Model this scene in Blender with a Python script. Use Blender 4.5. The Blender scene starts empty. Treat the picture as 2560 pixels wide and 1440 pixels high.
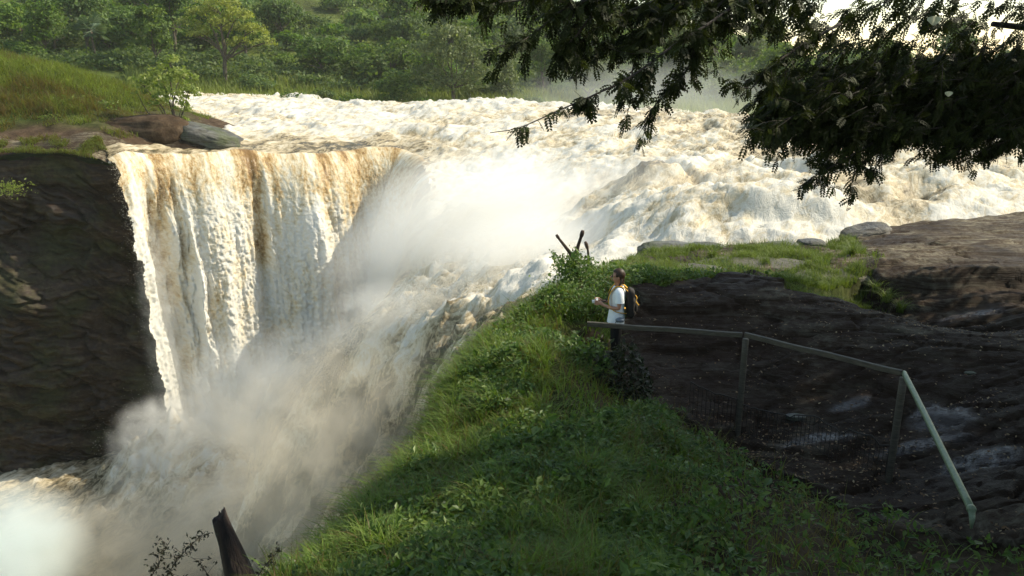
import bpy, math, random
import numpy as np
from mathutils import Vector, Matrix

rng = np.random.default_rng(11)
random.seed(11)
scene = bpy.context.scene
COL = scene.collection

# ------------------------------------------------------------------ camera model (used to survey points)
LENS, SENSOR = 28.0, 36.0
PW, PH = 2560.0, 1440.0
FPX = LENS / SENSOR * PW
PITCH = math.radians(16.0)
CP, SP = math.cos(PITCH), math.sin(PITCH)
CZ = 4.3                                   # camera height above the path the woman stands on


def P(px, py, Y):
    """survey helper: the point seen at photo position (px, py) at distance Y along the ground"""
    a, b = px - PW / 2, PH / 2 - py
    fh = FPX * CP + b * SP
    t = Y / fh
    return np.array((a * t, Y, CZ + (b * CP - FPX * SP) * t))


def PP(rows):
    return np.array([P(*r) for r in rows])


# ------------------------------------------------------------------ noise
_perm = np.random.default_rng(5).permutation(256)
_perm = np.concatenate([_perm, _perm, _perm]).astype(np.int32)
_g = np.random.default_rng(6).normal(size=(256, 3))
_g = _g / np.linalg.norm(_g, axis=1)[:, None]


def perlin(x, y, z):
    x, y, z = np.broadcast_arrays(np.asarray(x, float), np.asarray(y, float), np.asarray(z, float))
    xi, yi, zi = np.floor(x).astype(np.int64), np.floor(y).astype(np.int64), np.floor(z).astype(np.int64)
    xf, yf, zf = x - xi, y - yi, z - zi
    xi, yi, zi = xi & 255, yi & 255, zi & 255
    u, v, w = [t * t * t * (t * (t * 6 - 15) + 10) for t in (xf, yf, zf)]

    def gr(dx, dy, dz):
        h = _perm[_perm[_perm[(xi + dx) & 255] + ((yi + dy) & 255)] + ((zi + dz) & 255)]
        g = _g[h]
        return g[..., 0] * (xf - dx) + g[..., 1] * (yf - dy) + g[..., 2] * (zf - dz)

    def lp(a, b, t):
        return a + (b - a) * t
    return 1.6 * lp(lp(lp(gr(0, 0, 0), gr(1, 0, 0), u), lp(gr(0, 1, 0), gr(1, 1, 0), u), v),
                    lp(lp(gr(0, 0, 1), gr(1, 0, 1), u), lp(gr(0, 1, 1), gr(1, 1, 1), u), v), w)


def fbm(x, y, z, octv=4, gain=0.5, mode='n'):
    s, a, t = 0.0, 1.0, 0.0
    for o in range(octv):
        k = 2.03 ** o
        n = perlin(np.asarray(x) * k + 17.3 * o, np.asarray(y) * k + 5.1 * o, np.asarray(z) * k + 9.7 * o)
        if mode == 'r':
            n = 1 - 2 * np.abs(n)
        elif mode == 'b':
            n = 2 * np.abs(n) - 0.5
        s = s + a * n
        t += a
        a *= gain
    return s / t


def sstep(a, b, x):
    t = np.clip((x - a) / (b - a), 0, 1)
    return t * t * (3 - 2 * t)


def worley(u, v, seed=0):
    """jittered cells: (value of the nearest cell, distance to its border)"""
    r = np.random.default_rng(seed).uniform(0, 1, (64, 64, 3))
    ui, vi = np.floor(u).astype(int), np.floor(v).astype(int)
    f1 = np.full(u.shape, 9.0)
    f2 = np.full(u.shape, 9.0)
    val = np.zeros(u.shape)
    for du in (-1, 0, 1):
        for dv in (-1, 0, 1):
            c_ = r[(ui + du) % 64, (vi + dv) % 64]
            d = np.hypot(ui + du + c_[..., 0] - u, vi + dv + c_[..., 1] - v)
            near = d < f1
            f2 = np.where(near, f1, np.minimum(f2, d))
            val = np.where(near, c_[..., 2], val)
            f1 = np.where(near, d, f1)
    return val, f2 - f1


class RBF:
    """smooth height surface through surveyed points"""

    def __init__(self, pts, c=1.5):
        self.p = np.asarray(pts, float)[:, :2]
        z = np.asarray(pts, float)[:, 2]
        n = len(z)
        self.c = c
        K = self.k(self.p)
        A = np.zeros((n + 3, n + 3))
        A[:n, :n] = K
        A[:n, n] = 1
        A[:n, n + 1:] = self.p
        A[n, :n] = 1
        A[n + 1:, :n] = self.p.T
        self.w = np.linalg.solve(A, np.concatenate([z, [0, 0, 0]]))

    def k(self, q):
        d = q[:, None, :] - self.p[None]
        return -np.sqrt((d ** 2).sum(-1) + self.c ** 2)

    def __call__(self, x, y):
        x, y = np.broadcast_arrays(np.asarray(x, float), np.asarray(y, float))
        sh = x.shape
        q = np.stack([x.ravel(), y.ravel()], 1)
        out = np.empty(len(q))
        for i in range(0, len(q), 60000):
            b = q[i:i + 60000]
            out[i:i + 60000] = self.k(b) @ self.w[:-3] + self.w[-3] + b @ self.w[-2:]
        return out.reshape(sh)


def in_poly(x, y, poly):
    ins = np.zeros(x.shape, bool)
    n = len(poly)
    j = n - 1
    for i in range(n):
        xi, yi = poly[i]
        xj, yj = poly[j]
        if yi != yj:
            c = ((yi > y) != (yj > y)) & (x < (xj - xi) * (y - yi) / (yj - yi) + xi)
            ins ^= c
        j = i
    return ins


def poly_dist(x, y, line):
    """distance to an open polyline"""
    d = np.full(x.shape, 1e9)
    for (ax, ay), (bx, by) in zip(line[:-1], line[1:]):
        vx, vy = bx - ax, by - ay
        L = vx * vx + vy * vy + 1e-12
        t = np.clip(((x - ax) * vx + (y - ay) * vy) / L, 0, 1)
        d = np.minimum(d, np.hypot(x - ax - t * vx, y - ay - t * vy))
    return d


def resample(pts, n):
    """Catmull-Rom through points, n samples evenly by length"""
    pts = np.asarray(pts, float)
    q = np.vstack([2 * pts[0] - pts[1], pts, 2 * pts[-1] - pts[-2]])
    out = []
    for i in range(1, len(q) - 2):
        t = np.linspace(0, 1, 24, endpoint=False)[:, None]
        p0, p1, p2, p3 = q[i - 1], q[i], q[i + 1], q[i + 2]
        out.append(0.5 * ((2 * p1) + (-p0 + p2) * t + (2 * p0 - 5 * p1 + 4 * p2 - p3) * t ** 2 + (-p0 + 3 * p1 - 3 * p2 + p3) * t ** 3))
    out = np.vstack(out + [pts[-1:]])
    s = np.concatenate([[0], np.cumsum(np.linalg.norm(np.diff(out, axis=0), axis=1))])
    u = np.linspace(0, s[-1], n)
    return np.stack([np.interp(u, s, out[:, k]) for k in range(out.shape[1])], 1)


# ------------------------------------------------------------------ mesh + object helpers
def mesh_np(name, V, quads=None, tris=None, smooth=False, attrs=None, fattrs=None, mats=(), mat_idx=None):
    """attrs: vertex attributes {name: (n,) or (n,3)}"""
    me = bpy.data.meshes.new(name)
    V = np.ascontiguousarray(V, dtype=np.float32)
    me.vertices.add(len(V))
    me.vertices.foreach_set('co', V.ravel())
    loops, starts, n0 = [], [], 0
    for f, k in ((quads, 4), (tris, 3)):
        if f is not None and len(f):
            f = np.asarray(f, np.int32)
            loops.append(f.ravel())
            starts.append(n0 + np.arange(len(f)) * k)
            n0 += f.size
    L = np.concatenate(loops).astype(np.int32)
    S = np.concatenate(starts).astype(np.int32)
    me.loops.add(len(L))
    me.loops.foreach_set('vertex_index', L)
    me.polygons.add(len(S))
    me.polygons.foreach_set('loop_start', S)
    if mat_idx is not None:
        me.polygons.foreach_set('material_index', np.asarray(mat_idx, np.int32))
    for k, a in (attrs or {}).items():
        a = np.asarray(a, np.float32)
        if a.ndim == 1:
            at = me.attributes.new(k, 'FLOAT', 'POINT')
            at.data.foreach_set('value', a)
        else:
            at = me.attributes.new(k, 'FLOAT_VECTOR', 'POINT')
            at.data.foreach_set('vector', a.ravel())
    for m in mats:
        me.materials.append(m)
    me.update(calc_edges=True)
    me.polygons.foreach_set('use_smooth', np.full(len(S), smooth, bool))
    return me


def put(name, me, parent=None, loc=None):
    o = bpy.data.objects.new(name, me)
    COL.objects.link(o)
    if parent is not None:
        o.parent = parent
    if loc is not None:
        o.location = loc
    return o


def tag(o, label=None, cat=None, group=None, kind=None):
    if label:
        o['label'] = label
    if cat:
        o['category'] = cat
    if group:
        o['group'] = group
    if kind:
        o['kind'] = kind
    return o


def empty(name, loc, label, cat, group=None, rz=0.0):
    o = bpy.data.objects.new(name, None)
    o.empty_display_size = 0.2
    COL.objects.link(o)
    o.location = loc
    o.rotation_euler = (0, 0, rz)
    return tag(o, label, cat, group)


def grid_faces(nu, nv, keep=None):
    i = np.arange(nu * nv).reshape(nv, nu)
    q = np.stack([i[:-1, :-1], i[:-1, 1:], i[1:, 1:], i[1:, :-1]], -1).reshape(-1, 4)
    if keep is not None:
        k = keep.ravel()
        q = q[k[q].all(1)]
    return q


def compact(V, q, attrs):
    used = np.zeros(len(V), bool)
    used[q.ravel()] = True
    idx = np.cumsum(used) - 1
    return V[used], idx[q], {k: a[used] for k, a in attrs.items()}


class MB:
    """collects tubes, lofts and shapes into ONE mesh"""

    def __init__(self):
        self.v, self.q, self.t, self.n = [], [], [], 0

    def add(self, V, q=None, t=None):
        V = np.asarray(V, float)
        self.v.append(V)
        if q is not None and len(q):
            self.q.append(np.asarray(q) + self.n)
        if t is not None and len(t):
            self.t.append(np.asarray(t) + self.n)
        self.n += len(V)
        return self

    def tube(self, pts, rad, sides=6, cap=True, flat=None):
        pts = np.asarray(pts, float)
        n = len(pts)
        rad = np.full(n, rad) if np.isscalar(rad) else np.asarray(rad, float)
        tg = np.gradient(pts, axis=0)
        tg /= np.linalg.norm(tg, axis=1)[:, None] + 1e-9
        up = np.array((0, 0, 1.0)) if abs(tg[0][2]) < 0.9 else np.array((0, 1.0, 0))
        V = []
        a = np.linspace(0, 2 * math.pi, sides, endpoint=False)
        s = np.cross(tg[0], up)
        s /= np.linalg.norm(s)
        for i in range(n):
            s = s - tg[i] * (s @ tg[i])
            s /= np.linalg.norm(s) + 1e-9
            b = np.cross(tg[i], s)
            k = 1.0 if flat is None else flat
            V.append(pts[i] + rad[i] * (np.cos(a)[:, None] * s + k * np.sin(a)[:, None] * b))
        V = np.vstack(V)
        q = []
        for i in range(n - 1):
            for j in range(sides):
                k = (j + 1) % sides
                q.append((i * sides + j, i * sides + k, (i + 1) * sides + k, (i + 1) * sides + j))
        t = []
        if cap:
            V = np.vstack([V, pts[:1], pts[-1:]])
            c0, c1 = n * sides, n * sides + 1
            for j in range(sides):
                k = (j + 1) % sides
                t.append((c0, k, j))
                t.append((c1, (n - 1) * sides + j, (n - 1) * sides + k))
        return self.add(V, q, t)

    def ell(self, c, r, nu=14, nv=9, rot=None):
        c, r = np.asarray(c, float), np.asarray(r, float)
        th = np.linspace(0, 2 * math.pi, nu, endpoint=False)
        ph = np.linspace(0, math.pi, nv + 2)[1:-1]
        V = np.array([(math.sin(p) * math.cos(t), math.sin(p) * math.sin(t), math.cos(p)) for p in ph for t in th])
        V = np.vstack([V, (0, 0, 1), (0, 0, -1)]) * r
        if rot is not None:
            V = V @ np.asarray(rot).T
        q = [(i * nu + j, (i + 1) * nu + j, (i + 1) * nu + (j + 1) % nu, i * nu + (j + 1) % nu) for i in range(nv - 1) for j in range(nu)]
        t = [(nv * nu, j, (j + 1) % nu) for j in range(nu)] + [(nv * nu + 1, (nv - 1) * nu + (j + 1) % nu, (nv - 1) * nu + j) for j in range(nu)]
        return self.add(V + c, q, t)

    def box(self, c, s, rot=None):
        s = np.asarray(s, float) / 2
        V = np.array([(x, y, z) for x in (-1, 1) for y in (-1, 1) for z in (-1, 1)]) * s
        if rot is not None:
            V = V @ np.asarray(rot).T
        q = [(0, 1, 3, 2), (4, 6, 7, 5), (0, 4, 5, 1), (2, 3, 7, 6), (0, 2, 6, 4), (1, 5, 7, 3)]
        return self.add(V + np.asarray(c, float), q)

    def mesh(self, name, mats, smooth=True, attrs=None):
        V = np.vstack(self.v)
        return mesh_np(name, V, np.vstack(self.q) if self.q else None, np.vstack(self.t) if self.t else None, smooth=smooth, mats=mats, attrs=attrs)

    def build(self, name, mat, parent=None, smooth=True):
        return put(name, self.mesh(name, [mat], smooth), parent)


# ------------------------------------------------------------------ materials
class NT:
    def __init__(self, name, vol=False):
        self.m = bpy.data.materials.new(name)
        self.m.use_nodes = True
        self.t = self.m.node_tree
        self.t.nodes.clear()
        self.out = self.t.nodes.new('ShaderNodeOutputMaterial')

    def n(self, typ, ins=None, **props):
        nd = self.t.nodes.new('ShaderNode' + typ)
        for k, v in props.items():
            setattr(nd, k, v)
        for k, v in (ins or {}).items():
            s = nd.inputs[k]
            if isinstance(v, bpy.types.NodeSocket):
                self.t.links.new(v, s)
            elif isinstance(v, bpy.types.Node):
                self.t.links.new(v.outputs[0], s)
            else:
                s.default_value = v
        return nd

    def link(self, a, b):
        self.t.links.new(a, b)

    def math(self, op, a, b=0.0, clamp=False):
        return self.n('Math', {0: a, 1: b}, operation=op, use_clamp=clamp).outputs[0]

    def noise(self, vec, scale, detail=4, rough=0.55, dist=0.0, out='Fac'):
        return self.n('TexNoise', {'Vector': vec, 'Scale': scale, 'Detail': detail, 'Roughness': rough, 'Distortion': dist}).outputs[out]

    def ramp(self, fac, stops, interp='LINEAR'):
        nd = self.n('ValToRGB', {0: fac})
        cr = nd.color_ramp
        cr.interpolation = interp
        while len(cr.elements) < len(stops):
            cr.elements.new(0.5)
        for e, (p, c) in zip(cr.elements, stops):
            e.position = p
            e.color = (c[0], c[1], c[2], 1) if not np.isscalar(c) else (c, c, c, 1)
        return nd.outputs[0]

    def mix(self, f, a, b, blend='MIX'):
        nd = self.n('Mix', data_type='RGBA', blend_type=blend)
        for k, v in ((0, f), (6, a), (7, b)):
            if isinstance(v, bpy.types.NodeSocket):
                self.link(v, nd.inputs[k])
            else:
                nd.inputs[k].default_value = v if np.isscalar(v) else (v[0], v[1], v[2], 1)
        return nd.outputs[2]

    def maprange(self, v, a, b, c=0.0, d=1.0):
        return self.n('MapRange', {0: v, 1: a, 2: b, 3: c, 4: d}).outputs[0]

    def attr(self, name, out='Fac'):
        return self.n('Attribute', attribute_name=name).outputs[out]

    def pos(self):
        return self.n('NewGeometry').outputs['Position']

    def mapping(self, vec, scale=(1, 1, 1), rot=(0, 0, 0)):
        return self.n('Mapping', {'Vector': vec, 'Scale': scale, 'Rotation': rot}).outputs[0]

    def bump(self, h, strength=0.5, dist=0.1, normal=None):
        ins = {'Height': h, 'Strength': strength, 'Distance': dist}
        if normal is not None:
            ins['Normal'] = normal
        return self.n('Bump', ins).outputs[0]

    def surf(self, sh):
        self.link(sh if isinstance(sh, bpy.types.NodeSocket) else sh.outputs[0], self.out.inputs['Surface'])
        return self.m


def rgb(h):
    """sRGB 0-255 triple to linear"""
    return tuple(((c / 255) / 12.92 if c / 255 < 0.04045 else ((c / 255 + 0.055) / 1.055) ** 2.4) for c in h)


def leaf_mat(name, dark, mid, light, trans=0.35, rough=0.5, objvar=0.0, spec=0.3):
    """foliage: attribute 'tint' (0..1, one value per leaf) picks the leaf's own green"""
    t = NT(name)
    c = t.ramp(t.attr('tint'), [(0.0, dark), (0.5, mid), (1.0, light)])
    if objvar:
        r = t.n('ObjectInfo').outputs['Random']
        hsv = t.n('HueSaturation', {'Hue': t.maprange(r, 0, 1, 0.5 - 0.03 * objvar, 0.5 + 0.02 * objvar), 'Saturation': t.maprange(t.math('FRACT', t.math('MULTIPLY', r, 7.31)), 0, 1, 0.8, 1.1),
                                    'Value': t.maprange(t.math('FRACT', t.math('MULTIPLY', r, 3.77)), 0, 1, 1 - 0.45 * objvar, 1 + 0.45 * objvar), 'Color': c})
        c = hsv.outputs[0]
    d = t.n('BsdfPrincipled', {'Base Color': c, 'Roughness': rough, 'Specular IOR Level': spec})
    tr = t.n('BsdfTranslucent', {'Color': t.mix(1.0, c, (1.25, 1.3, 0.6), 'MULTIPLY')})
    return t.surf(t.n('MixShader', {0: trans, 1: d.outputs[0], 2: tr.outputs[0]}))
# ================================================================== SUN, SKY, CAMERA
SUN_DIR = Vector((0.72, 0.20, 0.66)).normalized()          # towards the sun
SUN_EL = math.asin(SUN_DIR.z)
SUN_AZ = math.atan2(SUN_DIR.x, SUN_DIR.y)

w = bpy.data.worlds.new("World")
scene.world = w
w.use_nodes = True
wt = w.node_tree
wt.nodes.clear()
sky = wt.nodes.new('ShaderNodeTexSky')
sky.sky_type = 'NISHITA'
sky.sun_disc = False
sky.sun_elevation = SUN_EL
sky.sun_rotation = SUN_AZ
sky.dust_density = 0.6
sky.air_density = 1.0
sky.ozone_density = 0.6
bg = wt.nodes.new('ShaderNodeBackground')
bg.inputs[1].default_value = 0.15
wo = wt.nodes.new('ShaderNodeOutputWorld')
tint = wt.nodes.new('ShaderNodeMix')                        # the warm cast of the film stock, on all sky light alike
tint.data_type = 'RGBA'
tint.blend_type = 'MULTIPLY'
tint.inputs[0].default_value = 1.0
tint.inputs[7].default_value = (1.07, 1.0, 0.84, 1)
wt.links.new(sky.outputs[0], tint.inputs[6])
wt.links.new(tint.outputs[2], bg.inputs[0])
wt.links.new(bg.outputs[0], wo.inputs[0])

sl = bpy.data.lights.new('sun', 'SUN')
sl.energy = 3.8
sl.angle = math.radians(0.6)
sl.color = (1.0, 0.91, 0.72)
so = bpy.data.objects.new('sun', sl)
COL.objects.link(so)
so.rotation_euler = (-SUN_DIR).to_track_quat('-Z', 'Y').to_euler()
so.location = (30, 5, 40)

cd = bpy.data.cameras.new('camera')
cd.lens = LENS
cd.sensor_width = SENSOR
cd.clip_start = 0.05
cd.clip_end = 3000
co = bpy.data.objects.new('camera', cd)
COL.objects.link(co)
co.location = (0, 0, CZ)
co.rotation_euler = (math.radians(90) - PITCH, 0, 0)
scene.camera = co

vs = scene.view_settings
vs.view_transform = 'Standard'
vs.look = 'None'
vs.exposure = 0.80
vs.gamma = 1.0
c = scene.cycles
c.use_denoising = True
c.use_adaptive_sampling = True
c.adaptive_threshold = 0.02
c.max_bounces = 12
c.diffuse_bounces = 3
c.glossy_bounces = 2
c.transmission_bounces = 3
c.transparent_max_bounces = 8
c.volume_bounces = 12
c.caustics_reflective = False
c.caustics_refractive = False
c.sample_clamp_indirect = 6.0

# ================================================================== WATER
POOL = -15.0


def water_mat(name, mode):
    """mode 'river': lumps of silty foam; mode 'fall': the same water torn into falling strands"""
    t = NT(name)
    pos = t.pos()
    foam = t.attr('foam')
    if mode == 'river':
        rp = t.mapping(pos, (1.0, 1.0, 1.0), (0, 0, 0.53))
        n1 = t.noise(t.mapping(rp, (1.0, 0.42, 1.0)), 0.6, 7, 0.64, 0.9)
        n2 = t.noise(t.mapping(rp, (1.0, 0.26, 0.7)), 3.6, 5, 0.7, 0.5)
        k = t.math('ADD', t.math('MULTIPLY', n1, 0.9), t.math('MULTIPLY', n2, 0.55))
    else:
        uv = t.n('CombineXYZ', {0: t.attr('s'), 1: t.attr('h'), 2: 0.0}).outputs[0]
        mp = t.mapping(uv, (1.0, 0.36, 1.0))
        n1 = t.noise(mp, 1.0, 7, 0.68, 0.6)
        n2 = t.noise(t.mapping(uv, (1.0, 0.8, 1.0)), 5.0, 4, 0.75, 0.3)
        k = t.math('ADD', t.math('MULTIPLY', n1, 0.9), t.math('MULTIPLY', n2, 0.6))
    if mode == 'river':                                  # lacy strands of foam drawn out along the flow
        n4 = t.noise(t.mapping(rp, (1.0, 0.38, 0.8)), 1.7, 5, 0.62, 1.2)
        lace = t.math('SUBTRACT', 1.0, t.math('MULTIPLY', t.math('ABSOLUTE', t.math('SUBTRACT', n4, 0.5)), 11.0), True)
        foam = t.math('ADD', foam, t.math('SUBTRACT', t.math('MULTIPLY', lace, 0.34), 0.08))
    f = t.math('ADD', foam, t.math('MULTIPLY', t.math('SUBTRACT', k, 0.74), 1.9))
    if mode == 'river':
        col = t.ramp(f, [(0.0, (0.10, 0.085, 0.05)), (0.2, (0.24, 0.19, 0.11)), (0.42, (0.50, 0.41, 0.26)), (0.66, (0.73, 0.65, 0.49)), (0.95, (0.85, 0.815, 0.72))])
    else:
        col = t.ramp(f, [(0.0, (0.22, 0.13, 0.05)), (0.22, (0.46, 0.31, 0.14)), (0.40, (0.68, 0.56, 0.36)), (0.58, (0.85, 0.78, 0.63)), (0.85, (0.93, 0.91, 0.84))])
    rough = t.maprange(f, 0.1, 0.5, 0.18, 0.75)
    nb = t.bump(t.math('ADD', n2, t.math('MULTIPLY', n1, 0.6)), 0.6 if mode == 'river' else 0.32, 0.16 if mode == 'river' else 0.22)
    d = t.n('BsdfPrincipled', {'Base Color': col, 'Roughness': rough, 'IOR': 1.33, 'Specular IOR Level': 0.4, 'Normal': nb})
    tr = t.n('BsdfTranslucent', {'Color': col, 'Normal': nb})
    fac = t.maprange(f, 0.2, 0.8, 0.06, 0.30)
    return t.surf(t.n('MixShader', {0: fac, 1: d.outputs[0], 2: tr.outputs[0]}))


M_river = water_mat('silty_river_foam', 'river')
M_fall = water_mat('falling_silty_water', 'fall')

# --- the river upstream, the rapids and the chute: one height surface through surveyed points
river_pts = PP([
    (480, 250, 72), (900, 263, 70), (1300, 264, 66), (1600, 284, 62), (1900, 302, 58), (2200, 330, 55), (2560, 362, 52),
    (330, 245, 80), (1000, 272, 82), (1900, 305, 78),
    (640, 335, 50), (900, 325, 51), (1200, 345, 48), (1480, 300, 55), (1620, 345, 47), (1850, 380, 42), (2200, 420, 38), (2560, 440, 36),
    (275, 390, 37.4), (400, 384, 39), (600, 380, 41), (800, 382, 42.8), (930, 388, 43.6), (1030, 400, 43.5),
    (1070, 425, 41.5), (1085, 480, 39), (1070, 560, 36.3), (1040, 650, 33.5), (960, 760, 31),
    (1200, 455, 41), (1330, 480, 37), (1300, 600, 31), (1520, 440, 35), (1560, 520, 29), (1450, 620, 25.5), (1330, 680, 25),
    (1660, 480, 30.5), (1800, 500, 27), (2050, 510, 26.5), (2300, 505, 27), (2560, 490, 28),
    (1620, 590, 22.5), (1760, 603, 21.2), (1950, 603, 21.0), (2100, 603, 20.4), (1720, 535, 22.6), (1850, 545, 22.5), (2000, 545, 22.4), (2110, 548, 22.3), (2150, 570, 21.5), (2400, 545, 22.5), (2560, 525, 23.5),
    (1250, 725, 22.5), (1120, 770, 23.5), (1000, 815, 25), (850, 900, 27), (750, 985, 28.2), (660, 1120, 29),
    (1180, 850, 20), (1120, 950, 19), (1060, 1080, 18.6), (900, 1230, 20), (820, 1080, 24), (720, 1350, 22), (560, 1420, 24), (560, 1250, 29),
    (950, 960, 23), (1300, 800, 19), (1500, 690, 19), (1500, 760, 16),
])
river_h = RBF(river_pts, 1.2)
path_px = [(268, 392, 37.0), (400, 386, 38.8), (600, 382, 40.8), (800, 384, 42.6), (930, 390, 44.4), (1010, 400, 44.6), (1055, 428, 42.3),
           (1072, 480, 39), (1062, 560, 36.3), (1030, 650, 33.5), (950, 760, 31)]
lip = resample(PP(path_px), 520)
back = [tuple(P(820, 870, 31)[:2]), tuple(P(700, 990, 32)[:2]), (-14.0, 32.0), (-18.0, 31.0)]
poly = [tuple(p[:2]) for p in lip[::20]] + [tuple(lip[-1][:2])] + back + [(-18, 12), (60, 12), (60, 86), (-40, 86), (-40, 52.0), (-25, 45.0), (-20.2, 39.5)]


bank_line = [tuple(P(px, py, Yd)[:2]) for px, py, Yd in [(1400, 690, 12.6), (1500, 655, 14.0), (1540, 640, 16.0), (1575, 625, 18.2), (1700, 612, 19.4), (1900, 606, 19.8), (2100, 602, 19.9), (2150, 575, 21.2), (2330, 552, 22.2), (2560, 528, 23.2), (2900, 500, 25)]]


def river_z(x, y):
    x, y = np.asarray(x, float), np.asarray(y, float)
    z = river_h(x, y)
    z = z + 0.30 * fbm(x * 0.42, y * 0.42, 2.7, 2)                       # uneven bed: the lip is not level
    z = z - 7.0 * sstep(-9.5, -13.5, x) * (y < 34.0)                     # the chute dives into the pool
    bd = poly_dist(x, y, bank_line)
    z = z - 0.5 * sstep(2.2, 0.2, bd)                                    # lower against the near bank
    z = z - 4.0 * (in_poly(x, y, bank_line + [(40, 26), (40, -8), (0.0, -8)]) & (y > 12.6))
    return np.maximum(z, POOL - 1.5)


def river_disp(x, y, z):
    """standing waves, boils and torn crests"""
    steep = sstep(-1.2, -4.0, z)                       # the chute is rougher than the flat water above
    far = sstep(30, 60, y)
    a = 0.8 * x + 0.6 * y
    b = -0.6 * x + 0.8 * y
    # calm tongue of water over the ledge of the left fall
    lipd = poly_dist(x, y, [tuple(p[:2]) for p in lip[::26]])
    calm = sstep(-2.5, -6.5, x) * sstep(7.5, 1.5, lipd)
    n1 = fbm(a * 0.16, b * 0.27, 1.3, 3, 0.5)
    n2 = fbm(a * 0.26 + 0.5 * n1, b * 0.50 + 0.4 * n1, 4.1, 5, 0.55, 'r') - 0.25
    n3 = fbm(x * 1.7, y * 2.2, 8.8, 3, 0.6, 'b')
    big = (0.65 + 0.55 * steep) * n1 * (1 - 0.8 * calm)
    med = (0.55 + 0.45 * steep) * n2 * (1 - 0.85 * calm)
    up_ = (0.5 * x + 0.85 * y) / 7.0 + 1.5 * fbm(x * 0.10, y * 0.12, 3.9, 3)
    fr = up_ - np.floor(up_)
    casc = sstep(0.0, 0.22, fr) - fr
    casc_face = sstep(0.0, 0.06, fr) * sstep(0.34, 0.18, fr)
    quiet = sstep(0.3, 3.0, poly_dist(x, y, bank_line))
    big, med = big * (0.3 + 0.7 * quiet), med * (0.3 + 0.7 * quiet)
    fine = (0.10 + 0.12 * steep) * n3 * (1 - 0.5 * calm)
    cz_ = 0.85 * sstep(-0.30, 0.35, fbm(x * 0.16, y * 0.13, 7.7, 3)) * (1 - 0.55 * far) * casc * quiet * (1 - calm) * (1 - 0.5 * steep)
    return big * 0.8 + med * 0.85 + fine * 1.5 + cz_, n1, n2, n3, steep, calm, casc_face * quiet * (1 - calm)


DX = 0.10
gx = np.arange(-36, 46, 0.125)
gy = np.concatenate([np.arange(15, 46, 0.095), np.arange(46, 86, 0.19)])
X, Y = np.meshgrid(gx, gy)
inside = in_poly(X, Y, poly) & (np.abs(X) < 0.72 * Y + 4)
Z0 = river_z(X, Y)
D, n1, n2, n3, steep, calm, cface = river_disp(X, Y, Z0)
hump = P(1480, 285, 57)
hd = np.hypot((X - hump[0]) / 6.5, (Y - hump[1]) / 5.0)
humpw = np.exp(-hd ** 2 * 1.6)
heap = P(1645, 475, 30)
heapw = np.exp(-((X - heap[0]) / 1.5) ** 2 - ((Y - heap[1]) / 1.2) ** 2)
front = sstep(-0.5, 2.5, np.interp(X, [-10.2, -8.0, -3.7, -1.0, 2.0], [29, 28, 25, 22.5, 20.0]) - Y) * sstep(4.5, 2.5, X) * sstep(26.0, 24.0, Y)
D = D + front * (0.45 * fbm(X * 0.55, Y * 0.55, 4.4, 3, 0.5, 'b') + 0.22 * fbm(X * 1.6, Y * 1.6, Z0 * 1.6, 3, 0.6, 'b'))
Z0 = Z0 + 0.75 * heapw
Z = Z0 + D * (1 - 0.75 * humpw) + 0.3 * humpw - 0.12 * calm
right = sstep(6, 14, X) * sstep(22, 30, Y)
strk = fbm(X * 1.1 + Y * 0.5, Y * 0.22 - X * 0.1, 3.0, 4, 0.6)
foam = 0.54 + 0.42 * n2 + 0.26 * n1 + 0.12 * n3 + 0.34 * fbm(X * 0.075, Y * 0.11, 6.1, 2) - 0.40 * heapw - front * (0.44 - 0.6 * fbm(X * 0.5, Y * 0.5, 2.4, 3)) - 0.28 * right - 0.42 * calm * (0.8 + strk) - 0.62 * humpw * (0.55 + 1.1 * strk)
foam = foam - 0.16 * steep * sstep(0.3, -0.3, n1) - 0.20 * sstep(-4, -8, Z0)
nearband = sstep(25.5, 22, Y) * sstep(4, 8, X)
foam = foam + 0.20 * cface
foam = foam + 0.34 * nearband * (0.7 + strk)
V = np.stack([X, Y, Z], -1).reshape(-1, 3)
q = grid_faces(len(gx), len(gy), inside)
V, q, at = compact(V, q, {'foam': foam.ravel()})
river = put('river', mesh_np('river', V, q, smooth=True, attrs=at, mats=[M_river]))
tag(river, 'wide silty river breaking into white rapids above the falls', 'river', kind='structure')

# --- the plunge pool
gx = np.arange(-34, 6, 0.14)
gy = np.arange(10, 47, 0.14)
X, Y = np.meshgrid(gx, gy)
m1 = P(450, 1170, 34.5)
m2 = P(560, 1240, 32)
mound = 2.6 * np.exp(-(((X - m1[0]) / 2.6) ** 2 + ((Y - m1[1]) / 2.2) ** 2)) + 1.6 * np.exp(-(((X - m2[0]) / 2.4) ** 2 + ((Y - m2[1]) / 2.5) ** 2))
p1 = fbm(X * 0.28, Y * 0.28, 2.2, 4, 0.55)
p2 = fbm(X * 0.9, Y * 0.9, 3.3, 4, 0.6, 'b')
Z = POOL + 0.55 * p1 + 0.35 * p2 + mound + 0.5 * mound * p2
foam = 0.24 + 0.28 * p1 + 0.25 * p2 + 0.22 * np.clip(mound, 0, 2)
V = np.stack([X, Y, Z], -1).reshape(-1, 3)
pool = put('pool', mesh_np('pool', V, grid_faces(len(gx), len(gy)), smooth=True, attrs={'foam': foam.ravel()}, mats=[M_river]))
tag(pool, 'churning brown plunge pool at the foot of the falls', 'water', kind='structure')

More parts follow.
